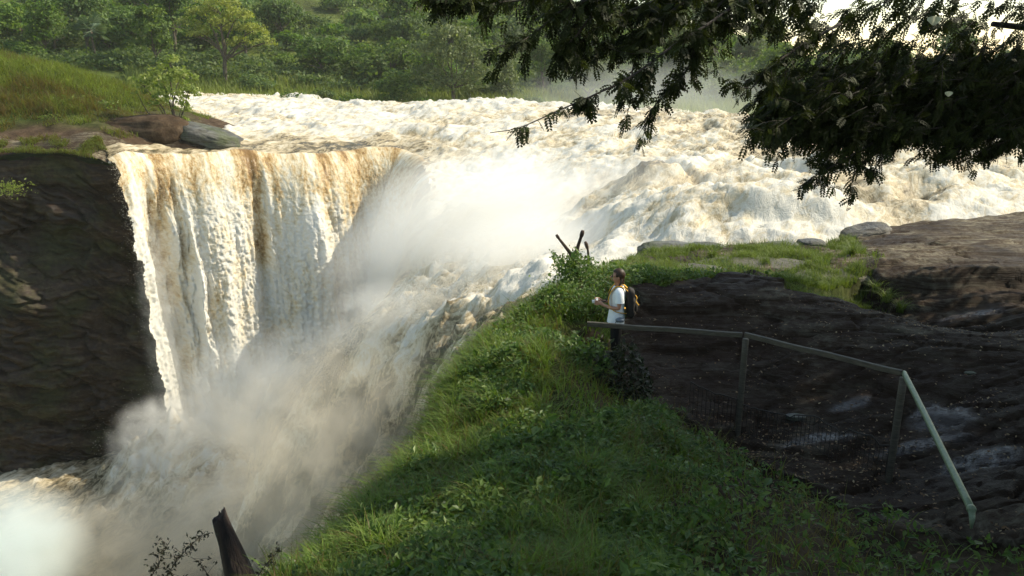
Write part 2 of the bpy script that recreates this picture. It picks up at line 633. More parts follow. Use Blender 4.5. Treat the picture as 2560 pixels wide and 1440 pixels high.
# --- the falling curtain
tan = np.gradient(lip[:, :2], axis=0)
tan = tan / np.linalg.norm(tan, axis=1)[:, None]
for _ in range(14):
    tan[1:-1] = (tan[:-2] + 2 * tan[1:-1] + tan[2:]) / 4
tan = tan / np.linalg.norm(tan, axis=1)[:, None]
nrm = np.stack([tan[:, 1], -tan[:, 0]], 1)
S = np.concatenate([[0], np.cumsum(np.linalg.norm(np.diff(lip[:, :2], axis=0), axis=1))])
ztop = river_z(lip[:, 0], lip[:, 1])


def curtain(n_h, out0, seed, h_start, thin):
    tt = np.linspace(0, 1, n_h)
    s = S[None, :] + 0 * tt[:, None]
    zt = ztop[None, :]
    Dm = zt - POOL + 1.0
    h = Dm * (tt[:, None] ** 1.35) * (1 - h_start) + h_start * Dm
    v0 = 1.5 + 0.5 * perlin(S * 0.35, seed, 0.5)[None, :]
    # small ledges part-way down kick the strands outwards
    o = out0 + v0 * np.sqrt(2 * h / 9.8) - 0.55 * np.exp(-h / 0.45)
    grow = sstep(0.0, 5.0, h)
    k1 = fbm(s * 0.36, h * 0.022 + seed, 1.1 + seed, 2, 0.5)
    am = 0.35 + 1.1 * sstep(-0.35, 0.4, perlin(s * 0.33, h * 0.05, 8.8))
    k2 = am * fbm(s * 0.85 + 0.5 * k1, h * 0.07, 3.7 + seed, 3, 0.5)
    k3 = am * fbm(s * 2.3 + 0.5 * k2, h * 0.45, 6.1 + seed, 4, 0.6)
    k4 = fbm(s * 5.0, h * 2.3, 9.3 + seed, 3, 0.65, 'b')
    o = o + (0.25 + 1.35 * grow) * k1 + (0.10 + 0.85 * grow) * k2 + (0.05 + 0.42 * grow) * k3 + (0.03 + 0.10 * grow) * k4
    x = lip[None, :, 0] + nrm[None, :, 0] * o + tan[None, :, 0] * 0.1 * k3 * grow
    y = lip[None, :, 1] + nrm[None, :, 1] * o + tan[None, :, 1] * 0.1 * k3 * grow
    z = zt - h + 0.12 * np.exp(-h / 0.4)
    foam = 0.27 + 0.33 * sstep(0.3, 3.5, h) + 0.55 * k2 + 0.30 * k1 + 0.26 * k3 + 0.08 * sstep(4, 12, h)
    foam = foam + 0.35 * np.exp(-((s - 0.9) / 0.9) ** 2)                      # white where the left edge tears
    return x, y, z, s, h, foam, k1, k2, k3


x, y, z, s, h, foam, k1, k2, k3 = curtain(470, 0.25, 0.0, 0.0, 0)
V = np.stack([x, y, z], -1).reshape(-1, 3)
edge = 0.55 * fbm(h * 0.7, 0.3, 2.0, 5, 0.65)
keep = (s > 0.12 + edge)
q = grid_faces(520, 470, keep)
V, q, at = compact(V, q, {'foam': foam.ravel(), 's': s.ravel(), 'h': h.ravel()})
fall = put('waterfall', mesh_np('waterfall', V, q, smooth=True, attrs=at, mats=[M_fall]))
tag(fall, 'tall curtain of brown and white water dropping off the rock ledge', 'waterfall', kind='structure')
CURT = (x, y, z, s, h)

# --- spray droplets (uncountable): tiny tetrahedra thrown off the water
_T = np.array([(1, 1, 1), (1, -1, -1), (-1, 1, -1), (-1, -1, 1)]) * 0.6


def droplets(C, size):
    n = len(C)
    sz = size * np.exp(rng.normal(0, 0.35, n))
    R = rng.normal(size=(n, 4, 3)) * 0.25
    V = C[:, None, :] + sz[:, None, None] * (_T[None] + R)
    f = np.array([(0, 1, 2), (0, 3, 1), (0, 2, 3), (1, 3, 2)])
    return V.reshape(-1, 3), (np.arange(n)[:, None, None] * 4 + f[None]).reshape(-1, 3)


t = NT('spray_drops')
c_ = t.ramp(t.noise(t.pos(), 0.5, 3), [(0.3, (0.80, 0.74, 0.62)), (0.7, (0.93, 0.91, 0.86))])
d = t.n('BsdfDiffuse', {'Color': c_})
tr = t.n('BsdfTranslucent', {'Color': c_})
M_drop = t.surf(t.n('MixShader', {0: 0.5, 1: d.outputs[0], 2: tr.outputs[0]}))

cl = []


def burst(px, py, Y, r, n, up=1.0):
    n = int(n * 3.5)
    c0 = P(px, py, Y)
    g = rng.normal(size=(n, 3))
    g = g / np.linalg.norm(g, axis=1)[:, None] * (np.abs(rng.normal(0, 0.55, n)) ** 1.0)[:, None]
    # clump: drops gather into sheets
    C = c0 + g * np.array(r)
    C += 0.25 * np.stack([fbm(C[:, 0] * 1.2, C[:, 1] * 1.2, C[:, 2] * 1.2 + k, 2) for k in (0, 7, 13)], 1)
    cl.append(C)


# left torn edge of the curtain and its face
ne = 30000
hh = rng.uniform(0, 1, ne) ** 0.8 * 469
ii = np.clip(np.abs(rng.normal(0, 34, ne)) + hh * 0.01, 0, 515)
hi = hh.astype(int)
jj = ii.astype(int)
E = np.stack([x[hi, jj], y[hi, jj], z[hi, jj]], 1) + rng.normal(0, 0.42, (ne, 3)) * (0.2 + hh[:, None] / 469)
cl.append(E)
nf = 130000
hi = (rng.uniform(0, 1, nf) ** 0.6 * 469).astype(int)
jj = rng.integers(10, 505, nf)
E = np.stack([x[hi, jj], y[hi, jj], z[hi, jj]], 1)
E[:, :2] += nrm[jj] * np.abs(rng.normal(0, 0.22, nf))[:, None]
E += rng.normal(0, 0.07, (nf, 3))
cl.append(E)
burst(400, 1120, 35.5, (2.2, 2.0, 2.2), 9000)
burst(470, 1200, 33.5, (2.2, 1.8, 1.8), 9000)
burst(370, 1190, 34, (1.3, 1.2, 1.5), 4000)
for px, py, Y, r, n in [(1250, 730, 23, (1.6, 1.6, 0.8), 5000), (1100, 760, 24, (2.0, 1.5, 0.9), 6000), (980, 810, 25.5, (2.0, 1.6, 1.0), 6000), (850, 900, 27, (2.0, 1.8, 1.2), 6000),
                        (760, 980, 28.5, (2.0, 1.8, 1.4), 6000), (660, 1100, 29.5, (2.0, 1.6, 1.6), 6000), (1380, 680, 24.5, (1.6, 1.4, 0.6), 4000), (1640, 500, 29, (1.2, 1.0, 0.8), 3500),
                        (1560, 470, 33, (1.6, 1.4, 0.8), 3000), (1720, 430, 36, (2.5, 1.5, 0.7), 3000)]:
    burst(px, py, Y, r, n)
# ragged crest against the far bank
nc = 9000
px = rng.uniform(480, 2560, nc)
Yc = np.interp(px, [480, 900, 1300, 1600, 1900, 2200, 2560], [71, 69, 65, 61, 57, 54, 51])
yc = np.interp(px, [480, 900, 1300, 1600, 1900, 2200, 2560], [254, 266, 268, 288, 306, 334, 366])
cr = np.array([P(a, b_, c0) for a, b_, c0 in zip(px, yc, Yc)])
cr[:, 1] += rng.normal(0, 2, nc)
cr[:, 2] += np.abs(rng.normal(0, 0.16, nc)) * (1 + 1.2 * (perlin(px * 0.02, 3.3, 0) > 0.2)) * (1 + 0.6 * (px > 1700))
cl.append(cr)
C = np.vstack(cl)
Vd, td = droplets(C, 0.0085)
spray = put('spray', mesh_np('spray', Vd, None, td, mats=[M_drop]))
tag(spray, 'fine white drops of spray thrown off the falling water', 'spray', kind='stuff')

# --- mist: closed bodies of drifting water vapour, thick in the middle and thinning outwards


def mist(px, py, Y, r, dens, tint=(0.992, 0.985, 0.965), scale=0.35, name='mist', contrast=1.0, rz=0.0, label=None):
    t = NT('mist_vapour')
    oc = t.n('TexCoord').outputs['Object']
    ln = t.n('VectorMath', {0: oc}, operation='LENGTH').outputs['Value']
    fall_ = t.math('POWER', t.math('SUBTRACT', 1.0, t.math('MULTIPLY', ln, ln), True), 1.6)
    nz = t.noise(t.pos(), scale, 3, 0.6, 0.5)
    nn = t.maprange(nz, 0.5 - 0.22 / contrast, 0.5 + 0.28 / contrast, 0.08, 1.0)
    dn = t.math('MULTIPLY', t.math('MULTIPLY', fall_, nn), dens)
    v = t.n('VolumePrincipled', {'Color': (*tint, 1), 'Density': dn, 'Anisotropy': 0.15})
    t.link(v.outputs[0], t.out.inputs['Volume'])
    t.m.cycles.volume_step_rate = 1.5 if hasattr(t.m, 'cycles') and hasattr(t.m.cycles, 'volume_step_rate') else 1
    b = MB().ell((0, 0, 0), (1, 1, 1), 20, 12)
    o = b.build(name, t.m)
    o.location = P(px, py, Y)
    o.scale = r
    o.rotation_euler = (0, 0, rz)
    tag(o, label, 'mist', kind='stuff')
    return o


mist(1270, 580, 32, (7.0, 5.5, 4.0), 1.2, label='thick white mist hanging over the middle of the gorge', scale=0.3)
mist(1400, 640, 25.5, (4.6, 3.4, 1.9), 1.5, label='bright mist behind the bare forked stump', scale=0.5)
mist(1040, 700, 35, (5.0, 4.5, 4.0), 0.8, label='pale mist beside the brown right end of the curtain', scale=0.4)
mist(440, 1110, 34.0, (3.4, 2.2, 2.8), 2.2, label='bursting spray cloud at the foot of the curtain', scale=1.0, contrast=1.9)
mist(380, 1215, 33.0, (2.2, 1.8, 1.7), 2.6, label='bright burst of spray at the left corner of the pool', scale=1.1, contrast=1.8)
mist(560, 1260, 31.0, (2.6, 2.0, 1.6), 2.0, label='bright burst of spray right of the corner of the pool', scale=1.1, contrast=1.8)
mist(405, 800, 36.6, (1.2, 1.0, 6.0), 0.9, label='veil of spray along the torn left edge of the curtain', scale=1.2, contrast=2.0)
mist(560, 960, 36.2, (5.0, 1.4, 4.2), 0.22, label='veil of spray in front of the lower curtain', scale=0.9, contrast=2.0)
mist(760, 1000, 28.8, (5.6, 3.6, 3.6), 0.75, label='spray drifting along the crest of the chute', scale=0.8, contrast=2.2)
mist(1050, 800, 25.6, (4.0, 2.4, 1.6), 1.2, label='white spray blown off the upper crest of the chute', scale=0.9, contrast=1.9)
mist(900, 1180, 20.5, (6.5, 4.0, 4.6), 0.62, (0.985, 0.905, 0.77), label='tan spray drifting in front of the brown chute', scale=0.9, contrast=2.2)
mist(380, 1400, 26.0, (7.5, 4.0, 3.0), 0.95, (0.985, 0.905, 0.77), label='tan spray drifting over the plunge pool', scale=0.8, contrast=2.0)
mist(1640, 262, 66, (14, 4, 4.2), 0.20, (0.93, 0.97, 0.96), label='thin haze of spray over the far crest of the river', scale=0.15)
mist(1640, 470, 30, (3.6, 2.6, 1.5), 0.8, label='spray thrown up where the rapids drop over a ledge', scale=0.5, contrast=1.3)
mist(5, 1400, 23.5, (3.1, 3.0, 3.0), 2.2, (0.95, 0.995, 0.985), label='white plume of spray rising out of the pool, lower left', scale=0.55, contrast=1.3)

# --- the moist air itself: far things fade a little
b = MB().box((0, 140, 8), (520, 330, 56))
t = NT('moist_air')
v = t.n('VolumePrincipled', {'Color': (0.95, 0.98, 0.90, 1), 'Density': 0.00028, 'Anisotropy': 0.2})
t.link(v.outputs[0], t.out.inputs['Volume'])
hz = b.build('haze', t.m, smooth=False)
tag(hz, 'moist hazy air over the river and the hills', 'haze', kind='stuff')
# ================================================================== LAND
def rock_mat(name, dark, mid, light, moss=0.0, wet=0.35, scale=1.0, dip=(0.0, 0.0, 0.0), strata=6.0):
    t = NT(name)
    pos = t.pos()
    st = t.mapping(pos, (0.5 * scale, 0.5 * scale, strata * scale), dip)
    n1 = t.noise(st, 1.0, 6, 0.65, 0.4)
    n2 = t.noise(pos, 7.0 * scale, 5, 0.7)
    n3 = t.noise(pos, 0.6 * scale, 3, 0.6)
    k = t.math('ADD', t.math('MULTIPLY', n1, 0.6), t.math('MULTIPLY', n2, 0.4))
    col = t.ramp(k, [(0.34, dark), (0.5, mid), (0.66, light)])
    if moss:
        mm = t.maprange(t.math('ADD', n3, t.math('MULTIPLY', n2, 0.5)), 0.72, 0.9, 0, moss)
        col = t.mix(mm, col, (0.055, 0.075, 0.018))
    rg = t.maprange(n3, 0.35, 0.65, wet, 0.8)
    b = t.bump(t.math('ADD', n1, t.math('MULTIPLY', n2, 0.35)), 0.9, 0.12)
    return t.surf(t.n('BsdfPrincipled', {'Base Color': col, 'Roughness': rg, 'Specular IOR Level': 0.35, 'Normal': b}))


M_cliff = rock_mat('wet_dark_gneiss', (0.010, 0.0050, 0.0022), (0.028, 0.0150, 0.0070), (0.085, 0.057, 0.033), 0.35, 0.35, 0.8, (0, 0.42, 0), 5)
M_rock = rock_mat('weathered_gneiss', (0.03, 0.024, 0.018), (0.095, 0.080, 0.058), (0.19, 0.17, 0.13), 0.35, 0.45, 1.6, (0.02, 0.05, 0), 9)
M_boulder = rock_mat('grey_streaked_gneiss', (0.022, 0.019, 0.015), (0.075, 0.070, 0.058), (0.17, 0.165, 0.145), 0.6, 0.4, 1.3, (0.1, 0.5, 0), 5)

# ---- left cliff: a wall along the edge, carried on behind the curtain
cp = np.vstack([PP([(-420, 392, 35.0), (-180, 390, 35.6), (60, 390, 36.3), (180, 392, 36.8)]), lip[:-60:26] + np.array((0, 0.5, -0.55)), lip[-40:-39] + np.array((0.5, 0.3, -1.2)), lip[-1:] + np.array((0.6, 0.3, -1.6))])
cp = resample(cp, 430)
k_ = sstep(lip[0, 0] + 0.2, lip[0, 0] - 1.2, cp[:, 0])
cp[:, 2] += k_ * (0.42 * fbm(cp[:, 0] * 0.55, 1.3, 2.2, 4, 0.6) - 0.08)
cp[:, 1] += k_ * 0.55 * fbm(cp[:, 0] * 0.5, 8.3, 2.2, 4, 0.6)
ct = np.gradient(cp[:, :2], axis=0)
ct /= np.linalg.norm(ct, axis=1)[:, None]
for _ in range(30):
    ct[1:-1] = (ct[:-2] + ct[1:-1] * 2 + ct[2:]) / 4
ct /= np.linalg.norm(ct, axis=1)[:, None]
cn = np.stack([ct[:, 1], -ct[:, 0]], 1)
cs = np.concatenate([[0], np.cumsum(np.linalg.norm(np.diff(cp, axis=0), axis=1))])
s_l = cs[np.argmin(np.abs(cp[:, 0] - lip[0, 0]))]
nh = 260
tt = np.linspace(0, 1, nh)[:, None]
top = cp[None, :, 2] + 0.05 - 0.9 * sstep(0, 1.5, cs - s_l)[None, :]
h = tt * (top - POOL + 1.5)
s = cs[None, :] + 0 * tt
dipc = h - 0.42 * s                               # strata dip down to the right
ter = np.abs(((dipc * 0.42 + 0.5 * fbm(s * 0.2, h * 0.2, 1, 3)) % 1.0) - 0.35)
o = -0.5 + 1.3 * fbm(s * 0.13, h * 0.16, 4.0, 3) + 0.55 * (0.6 - ter) + 0.35 * fbm(s * 0.5, dipc * 1.6, 2.0, 4, 0.55, 'r') + 0.10 * fbm(s * 1.8, dipc * 4.0, 7.0, 3, 0.6)
under = sstep(0.0, 2.5, h)
wv, wb = worley(s * 0.42 + 0.35 * fbm(s * 0.5, h * 0.5, 3.0, 3), dipc * 0.95 + 0.3 * fbm(s * 0.5, h * 0.5, 9.0, 3), 3)
wv2, wb2 = worley(s * 1.3 + 0.3 * fbm(s, h, 3.5, 2), dipc * 2.6, 8)
o = o + 0.5 * (wv - 0.5) - 0.22 * sstep(0.10, 0.0, wb) + 0.12 * (wv2 - 0.5) - 0.06 * sstep(0.12, 0.0, wb2)
o = o * (0.3 + 0.7 * under) + 0.08 * h * sstep(0, 4, s_l - s)
o = np.where(s > s_l + 0.6, np.clip(o, -0.25, 0.15), o)
V = np.stack([cp[None, :, 0] + cn[None, :, 0] * o, cp[None, :, 1] + cn[None, :, 1] * o, top - h], -1)
# two lit shelves low on the left
Vr = V.reshape(-1, 3)
for (px, py, Y, rr, am) in [(140, 560, 36, (2.6, 1.0), 0.9), (60, 745, 35.5, (2.2, 1.3), 1.1)]:
    c0 = P(px, py, Y)
    wgt = np.exp(-((Vr[:, 0] - c0[0]) / rr[0]) ** 2 - ((Vr[:, 2] - c0[2] + 0.35 * (Vr[:, 0] - c0[0])) / rr[1]) ** 2)
    Vr[:, 1] -= am * wgt * 0.8
    Vr[:, 0] += am * wgt * 0.7
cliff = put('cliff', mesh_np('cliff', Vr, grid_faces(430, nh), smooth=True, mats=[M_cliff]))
tag(cliff, 'dark wet rock cliff beside and behind the falling water', 'cliff', kind='structure')

# ---- left bank above the cliff
lb_pts = PP([(-500, 60, 50), (-200, 105, 49), (0, 150, 48), (120, 170, 48), (250, 215, 47), (330, 280, 45.5), (200, 270, 42), (100, 310, 40), (0, 335, 38.5), (0, 378, 36.2), (-300, 378, 33.5), (150, 378, 37.0),
             (260, 388, 37.6), (330, 376, 39), (400, 366, 40.3), (470, 354, 41), (330, 300, 43.5), (420, 292, 44.5), (500, 306, 44), (-500, 300, 38), (0, 250, 42), (-300, 200, 42)])
low = PP([(620, 330, 46), (560, 275, 50), (450, 255, 56), (300, 235, 66), (660, 352, 41), (520, 372, 40), (350, 390, 38.3), (0, 225, 66)])
low[:, 2] -= 0.9
lb_h = RBF(np.vstack([lb_pts, low]), 0.9)
gx = np.arange(-46, -10, 0.11)
gy = np.arange(33.5, 64, 0.14)
X, Y = np.meshgrid(gx, gy)
edgeY = np.interp(X, cp[:, 0][np.argsort(cp[:, 0])], cp[:, 1][np.argsort(cp[:, 0])])
Z = lb_h(X, Y) + 0.25 * fbm(X * 0.5, Y * 0.5, 1.0, 4) + 0.07 * fbm(X * 2, Y * 2, 1.0, 3, 0.6, 'r')
keep = (Y > edgeY - 0.25) & (Y < 64) & (np.abs(X) < 0.8 * Y + 6)
V = np.stack([X, Y, Z], -1).reshape(-1, 3)


def ground_mat(name):
    """earth, grass root layer and rock, mixed by the surveyed cover attribute"""
    t = NT(name)
    pos = t.pos()
    n1 = t.noise(pos, 1.3, 5, 0.6)
    n2 = t.noise(pos, 9, 4, 0.7)
    k = t.math('ADD', t.math('MULTIPLY', n1, 0.6), t.math('MULTIPLY', n2, 0.4))
    soil = t.ramp(k, [(0.35, (0.020, 0.013, 0.008)), (0.5, (0.055, 0.036, 0.022)), (0.68, (0.12, 0.085, 0.055))])
    green = t.ramp(k, [(0.35, (0.018, 0.022, 0.006)), (0.5, (0.045, 0.065, 0.014)), (0.68, (0.09, 0.11, 0.03))])
    st = t.mapping(pos, (0.6, 2.2, 14.0), (0.05, 0.03, 0.1))
    r1 = t.noise(st, 1.2, 7, 0.7, 0.35)
    r2 = t.noise(pos, 0.45, 4, 0.65, 0.4)
    rk = t.math('ADD', t.math('MULTIPLY', r1, 0.65), t.math('MULTIPLY', n2, 0.35))
    rock = t.ramp(rk, [(0.33, (0.018, 0.012, 0.008)), (0.47, (0.080, 0.058, 0.038)), (0.60, (0.21, 0.185, 0.13)), (0.73, (0.33, 0.305, 0.235))])
    rock = t.mix(t.maprange(t.math('SUBTRACT', r2, t.math('MULTIPLY', t.attr('shade_dark'), 0.16)), 0.38, 0.58), t.mix(0.86, rock, (0.017, 0.0080, 0.0034)), rock)  # dark tone mixed in by noise, stronger where the tree's shade falls
    col = t.mix(t.attr('green'), soil, green)
    rm = t.maprange(t.math('ADD', t.attr('rock'), t.math('MULTIPLY', t.math('SUBTRACT', n1, 0.5), 0.9)), 0.42, 0.58)
    col = t.mix(rm, col, rock)
    rg = t.mix(rm, (0.95,) * 3, t.ramp(r2, [(0.35, 0.6), (0.6, 0.85)]))
    rg = t.mix(t.attr('wet'), rg, (0.16,) * 3)
    b = t.bump(t.math('ADD', t.math('MULTIPLY', r1, rm), t.math('MULTIPLY', n2, 0.35)), 0.9, 0.07)
    return t.surf(t.n('BsdfPrincipled', {'Base Color': col, 'Roughness': rg, 'Specular IOR Level': t.mix(t.attr('wet'), (0.10,) * 3, (0.4,) * 3), 'Normal': b}))


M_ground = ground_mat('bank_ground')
n1 = fbm(X * 0.35, Y * 0.35, 3.0, 3)
hgt = Z
rockm = np.where((Y < edgeY + 2.2 + 1.5 * n1), 0.75, 0.0) + np.where(X > -17.0, 0.5, 0)
greenm = np.clip(sstep(0.6, 2.0, hgt + 0.8 * n1) + 0.35 * n1, 0, 1)
q = grid_faces(len(gx), len(gy), keep)
V, q, at = compact(V, q, {'rock': rockm.ravel(), 'green': greenm.ravel()})
tag(put('left_bank', mesh_np('left_bank', V, q, smooth=True, attrs=at, mats=[M_ground])), 'grassy earth bank on top of the left cliff', 'ground', kind='structure')

# ---- near bank: where the photographer and the walker stand
edge_line = [(-3.4, -6.0), (-3.0, 2.0)] + [tuple(P(px, py, Yd)[:2]) for px, py, Yd in [(560, 1470, 4.6), (740, 1400, 5.4), (850, 1285, 6.3), (960, 1170, 7.1), (1060, 1060, 8.0), (1120, 930, 9.3), (1200, 820, 10.7), (1300, 745, 11.7), (1400, 690, 12.6), (1500, 655, 14.0), (1540, 640, 16.0), (1575, 625, 18.2), (1700, 612, 19.4), (1900, 606, 19.8), (2100, 602, 19.9), (2150, 575, 21.2), (2330, 552, 22.2), (2560, 528, 23.2), (2900, 500, 25)]]
g_rows = [(740, 1420, 5.3), (850, 1310, 6.2), (960, 1200, 7.0), (1060, 1095, 7.9), (1120, 960, 9.2), (1200, 850, 10.6), (1300, 775, 11.6), (1400, 710, 12.5), (1500, 675, 13.9), (1560, 650, 16),
          (1280, 1440, 4.6), (1000, 1400, 5.1), (1300, 1200, 6.4), (1300, 1000, 8.2), (1330, 860, 10.2), (1420, 880, 9.7), (1430, 780, 11.2), (1480, 720, 12.6),
          (1500, 985, 9.9), (1560, 965, 10.15), (1700, 1060, 9.3), (1800, 1108, 9.15), (2000, 1165, 8.5), (2205, 1235, 7.9), (1600, 1100, 8.0), (1700, 1200, 7.0), (2000, 1320, 6.4), (2400, 1400, 6.0), (1700, 1440, 5.0), (2200, 1440, 5.5), (2560, 1300, 6.3),
          (1600, 860, 11.2), (1900, 860, 11.2), (2200, 900, 10.4), (2450, 960, 9.6), (2700, 1000, 9.0),
          (1580, 735, 12.3), (1700, 708, 12.9), (1900, 690, 13.6), (2100, 737, 12.5), (2300, 800, 11.4), (2480, 850, 10.6), (2700, 900, 10),
          (1640, 680, 15.0), (1800, 665, 15.6), (2000, 660, 16.0), (2160, 720, 14.5), (2250, 770, 13.3), (2350, 800, 12.5),
          (1650, 622, 18.6), (1850, 614, 19.0), (2080, 610, 19.2), (2050, 635, 17.6), (1800, 638, 17.2),
          (2170, 590, 20.2), (2300, 565, 21.2), (2560, 540, 22.4), (2250, 645, 15.4), (2400, 600, 18.0), (2560, 600, 18.5), (2560, 650, 15.4), (2900, 600, 18),
          (2300, 730, 13.6), (2560, 740, 12.8), (2560, 800, 11.8)]
g_pts = np.vstack([PP(g_rows), [(-1.5, 0.5, 2.5), (1, 0.5, 2.65), (4, 1, 2.4), (0.5, -3, 2.8), (6, -3, 2.8), (-1.6, 3.0, 1.55), (1.0, 3.0, 1.75), (3.2, 3.2, 1.4), (7, 4, 1.2), (12, 8, 1.0), (16, 14, 1.0), (14, 3, 1.6), (20, 20, 0.8)]])
g_h = RBF(g_pts, 0.45)
shelf = [tuple(P(px, py, Yd)[:2]) for px, py, Yd in [(2185, 645, 15.3), (2215, 668, 14.6), (2330, 668, 14.3), (2440, 660, 14.4), (2600, 655, 14.4)]]


def signed_edge(x, y):
    d = poly_dist(x, y, edge_line)
    ins = in_poly(x, y, edge_line + [(40, 26), (40, -8), (-3.4, -8)])
    return np.where(ins, d, -d)


dome_poly = [tuple(P(px, py, Yd)[:2]) for px, py, Yd in [(1545, 800, 11.4), (1570, 740, 12.4), (1700, 712, 12.9), (1900, 694, 13.5), (2100, 741, 12.5), (2190, 760, 12.6), (2300, 790, 12.6), (2200, 690, 14.6), (2200, 650, 15.4), (2140, 600, 19.4), (2150, 580, 21), (2330, 553, 22.2), (2560, 529, 23.2), (3000, 500, 26)]] + [(16, 6), (6, 4.5)] + [tuple(P(px, py, Yd)[:2]) for px, py, Yd in [(2300, 1300, 6.4), (1950, 1130, 8.2), (1760, 1030, 9.1), (1560, 970, 10.1)]]


def near_ground(x, y, detail=True):
    z = g_h(x, y)
    sd = signed_edge(x, y)
    n = fbm(x * 0.7, y * 0.7, 5.0, 4)
    wx, wy = 0.35 * fbm(x * 0.9, y * 0.9, 1.7, 4, 0.6), 0.45 * fbm(x * 0.9, y * 0.9, 8.7, 4, 0.6)
    rk = in_poly(x + wx, y + wy, dome_poly)
    z = z + 0.10 * n * (1 - 0.6 * rk)
    # rock: thin weathered sheets, with a deeper undercut in front of the shelf on the right
    lay = fbm(x * 0.22, y * 0.85, z * 3.0, 4, 0.55, 'r')
    z = z + rk * 0.075 * lay
    wv, wb = worley(x * 0.55 + 0.5 * wx, y * 1.9 + 0.6 * wy, 4)
    wv2, wb2 = worley(x * 1.5 + 0.4 * wx, y * 5.0 + wy, 9)
    z = z + rk * (0.085 * (wv - 0.5) - 0.05 * sstep(0.09, 0.0, wb) + 0.03 * (wv2 - 0.5) - 0.02 * sstep(0.1, 0, wb2))
    z = z + rk * (0.022 * fbm(x * 4.5, y * 9.0, 1.0, 3, 0.6, 'r') + 0.03 * fbm(x * 2.2, y * 3.0, 4.0, 3, 0.6))
    z = z + (~rk) * sstep(-0.1, 0.5, sd) * (0.13 * fbm(x * 1.5, y * 1.5, 2.2, 2, 0.5, 'b') - 0.03)
    sh = poly_dist(x, y, shelf)
    front = in_poly(x, y, shelf + [(14, 5), (4.0, 5), (4.5, 13.0)])
    z = z - np.where(front, 0.34 * sstep(0.0, 0.25, sh) * sstep(2.6, 0.6, sh), 0)
    for k, dd in ((1, 0.7), (2, 1.4), (3, 2.1)):
        dd = dd + 0.25 * wx
        z = z - np.where(front, 0.13 * sstep(0, 0.12, sh - dd) * sstep(dd * 1.7 + 0.9, dd + 0.5, sh), 0)
    # the gorge side drops off sheer
    z = np.where(sd < 0.35, z - 0.25 * sstep(0.35, 0, sd), z)
    z = np.where(sd < 0, z - np.minimum(17 * sstep(-0.05, -1.3, sd) + 1.2 * np.clip(-sd, 0, 1.5), 17), z)
    return z, sd, rk


gx = np.concatenate([np.arange(-6, -3, 0.12), np.arange(-3, 9.5, 0.045), np.arange(9.5, 26, 0.15)])
gy = np.concatenate([np.arange(-7, 3, 0.15), np.arange(3, 15, 0.045), np.arange(15, 26, 0.07)])
X, Y = np.meshgrid(gx, gy)
Z, sd, rk = near_ground(X, Y)
keep = sd > -2.2
far_drop = (Y > 17) & (sd < -0.8)
keep &= ~far_drop
V = np.stack([X, Y, Z], -1).reshape(-1, 3)
q = grid_faces(len(gx), len(gy), keep)
gr = np.clip(sstep(-0.4, 0.6, sd) * 0.8 + 0.5 * fbm(X * 0.8, Y * 0.8, 2, 3), 0, 1) * (~rk)
gr = gr * np.where(Y < 11, 1 - 0.92 * sstep(0.5, 1.4, X + 0.5 * fbm(X, Y, 6.6, 3)), 1)
shade_dark = sstep(15.5, 13.2, Y) * sstep(1.0, 2.0, X)  # dark wet rock on dome and path, coloured darker still for tree shade
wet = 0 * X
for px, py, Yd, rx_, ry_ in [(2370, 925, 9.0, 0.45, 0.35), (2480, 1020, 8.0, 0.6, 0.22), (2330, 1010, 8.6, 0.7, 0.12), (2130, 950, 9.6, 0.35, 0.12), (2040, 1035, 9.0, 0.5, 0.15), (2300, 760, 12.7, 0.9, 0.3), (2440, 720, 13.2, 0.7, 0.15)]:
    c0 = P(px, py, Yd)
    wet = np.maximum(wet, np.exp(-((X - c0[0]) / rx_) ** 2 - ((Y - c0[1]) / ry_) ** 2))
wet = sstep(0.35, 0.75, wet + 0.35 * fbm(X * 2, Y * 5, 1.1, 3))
bare = (Y > 13) * (~rk) * sstep(0.02, -0.22, perlin(X * 0.9, Y * 0.9, 2.0) + 0.5 * perlin(X * 2.4, Y * 2.0, 5.0)) * 0.9
V, q, at = compact(V, q, {'rock': np.maximum(rk.astype(float), bare).ravel(), 'green': gr.ravel(), 'shade_dark': shade_dark.ravel(), 'wet': wet.ravel()})
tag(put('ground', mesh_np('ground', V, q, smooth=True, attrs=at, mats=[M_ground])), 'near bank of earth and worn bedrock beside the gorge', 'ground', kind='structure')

# ---- far bank and hills
hl = [(300, 205, 82), (500, 222, 83), (700, 240, 84), (1000, 250, 84), (1300, 258, 84), (1600, 272, 84), (1900, 285, 82), (2300, 310, 80), (2700, 330, 78), (0, 200, 80), (-400, 190, 78),
      (0, 120, 96), (500, 150, 98), (900, 190, 98), (1300, 215, 98), (1700, 225, 98), (2000, 250, 98), (2500, 280, 95),
      (0, -60, 130), (500, 0, 130), (900, 80, 130), (1300, 120, 130), (1650, 130, 130), (1850, 190, 130), (2100, 220, 130), (2600, 240, 130),
      (-300, -420, 200), (300, -380, 200), (800, -180, 195), (1100, 0, 190), (1250, 75, 185), (1500, 85, 180), (1700, 100, 172), (1790, 125, 168), (1880, 190, 165), (1960, 215, 170), (2300, 218, 175), (2800, 222, 180),
      (300, -300, 260), (1200, 120, 260), (1800, 190, 260), (2400, 210, 260)]
hp = PP(hl)
hill_h = RBF(np.vstack([hp, [(-60, 70, -1.5), (-20, 72, -1.5), (20, 72, -1.6), (60, 68, -2)]]), 4.0)
gx = np.arange(-190, 190, 1.6)
gy = np.concatenate([np.arange(70, 100, 0.6), np.arange(100, 290, 1.8)])
X, Y = np.meshgrid(gx, gy)


def hill_z(x, y):
    x, y = np.asarray(x, float), np.asarray(y, float)
    return hill_h(x, y) + sstep(80, 100, y) * (1.2 * fbm(x * 0.05, y * 0.05, 1, 4) + 0.25 * fbm(x * 0.3, y * 0.3, 3, 3))


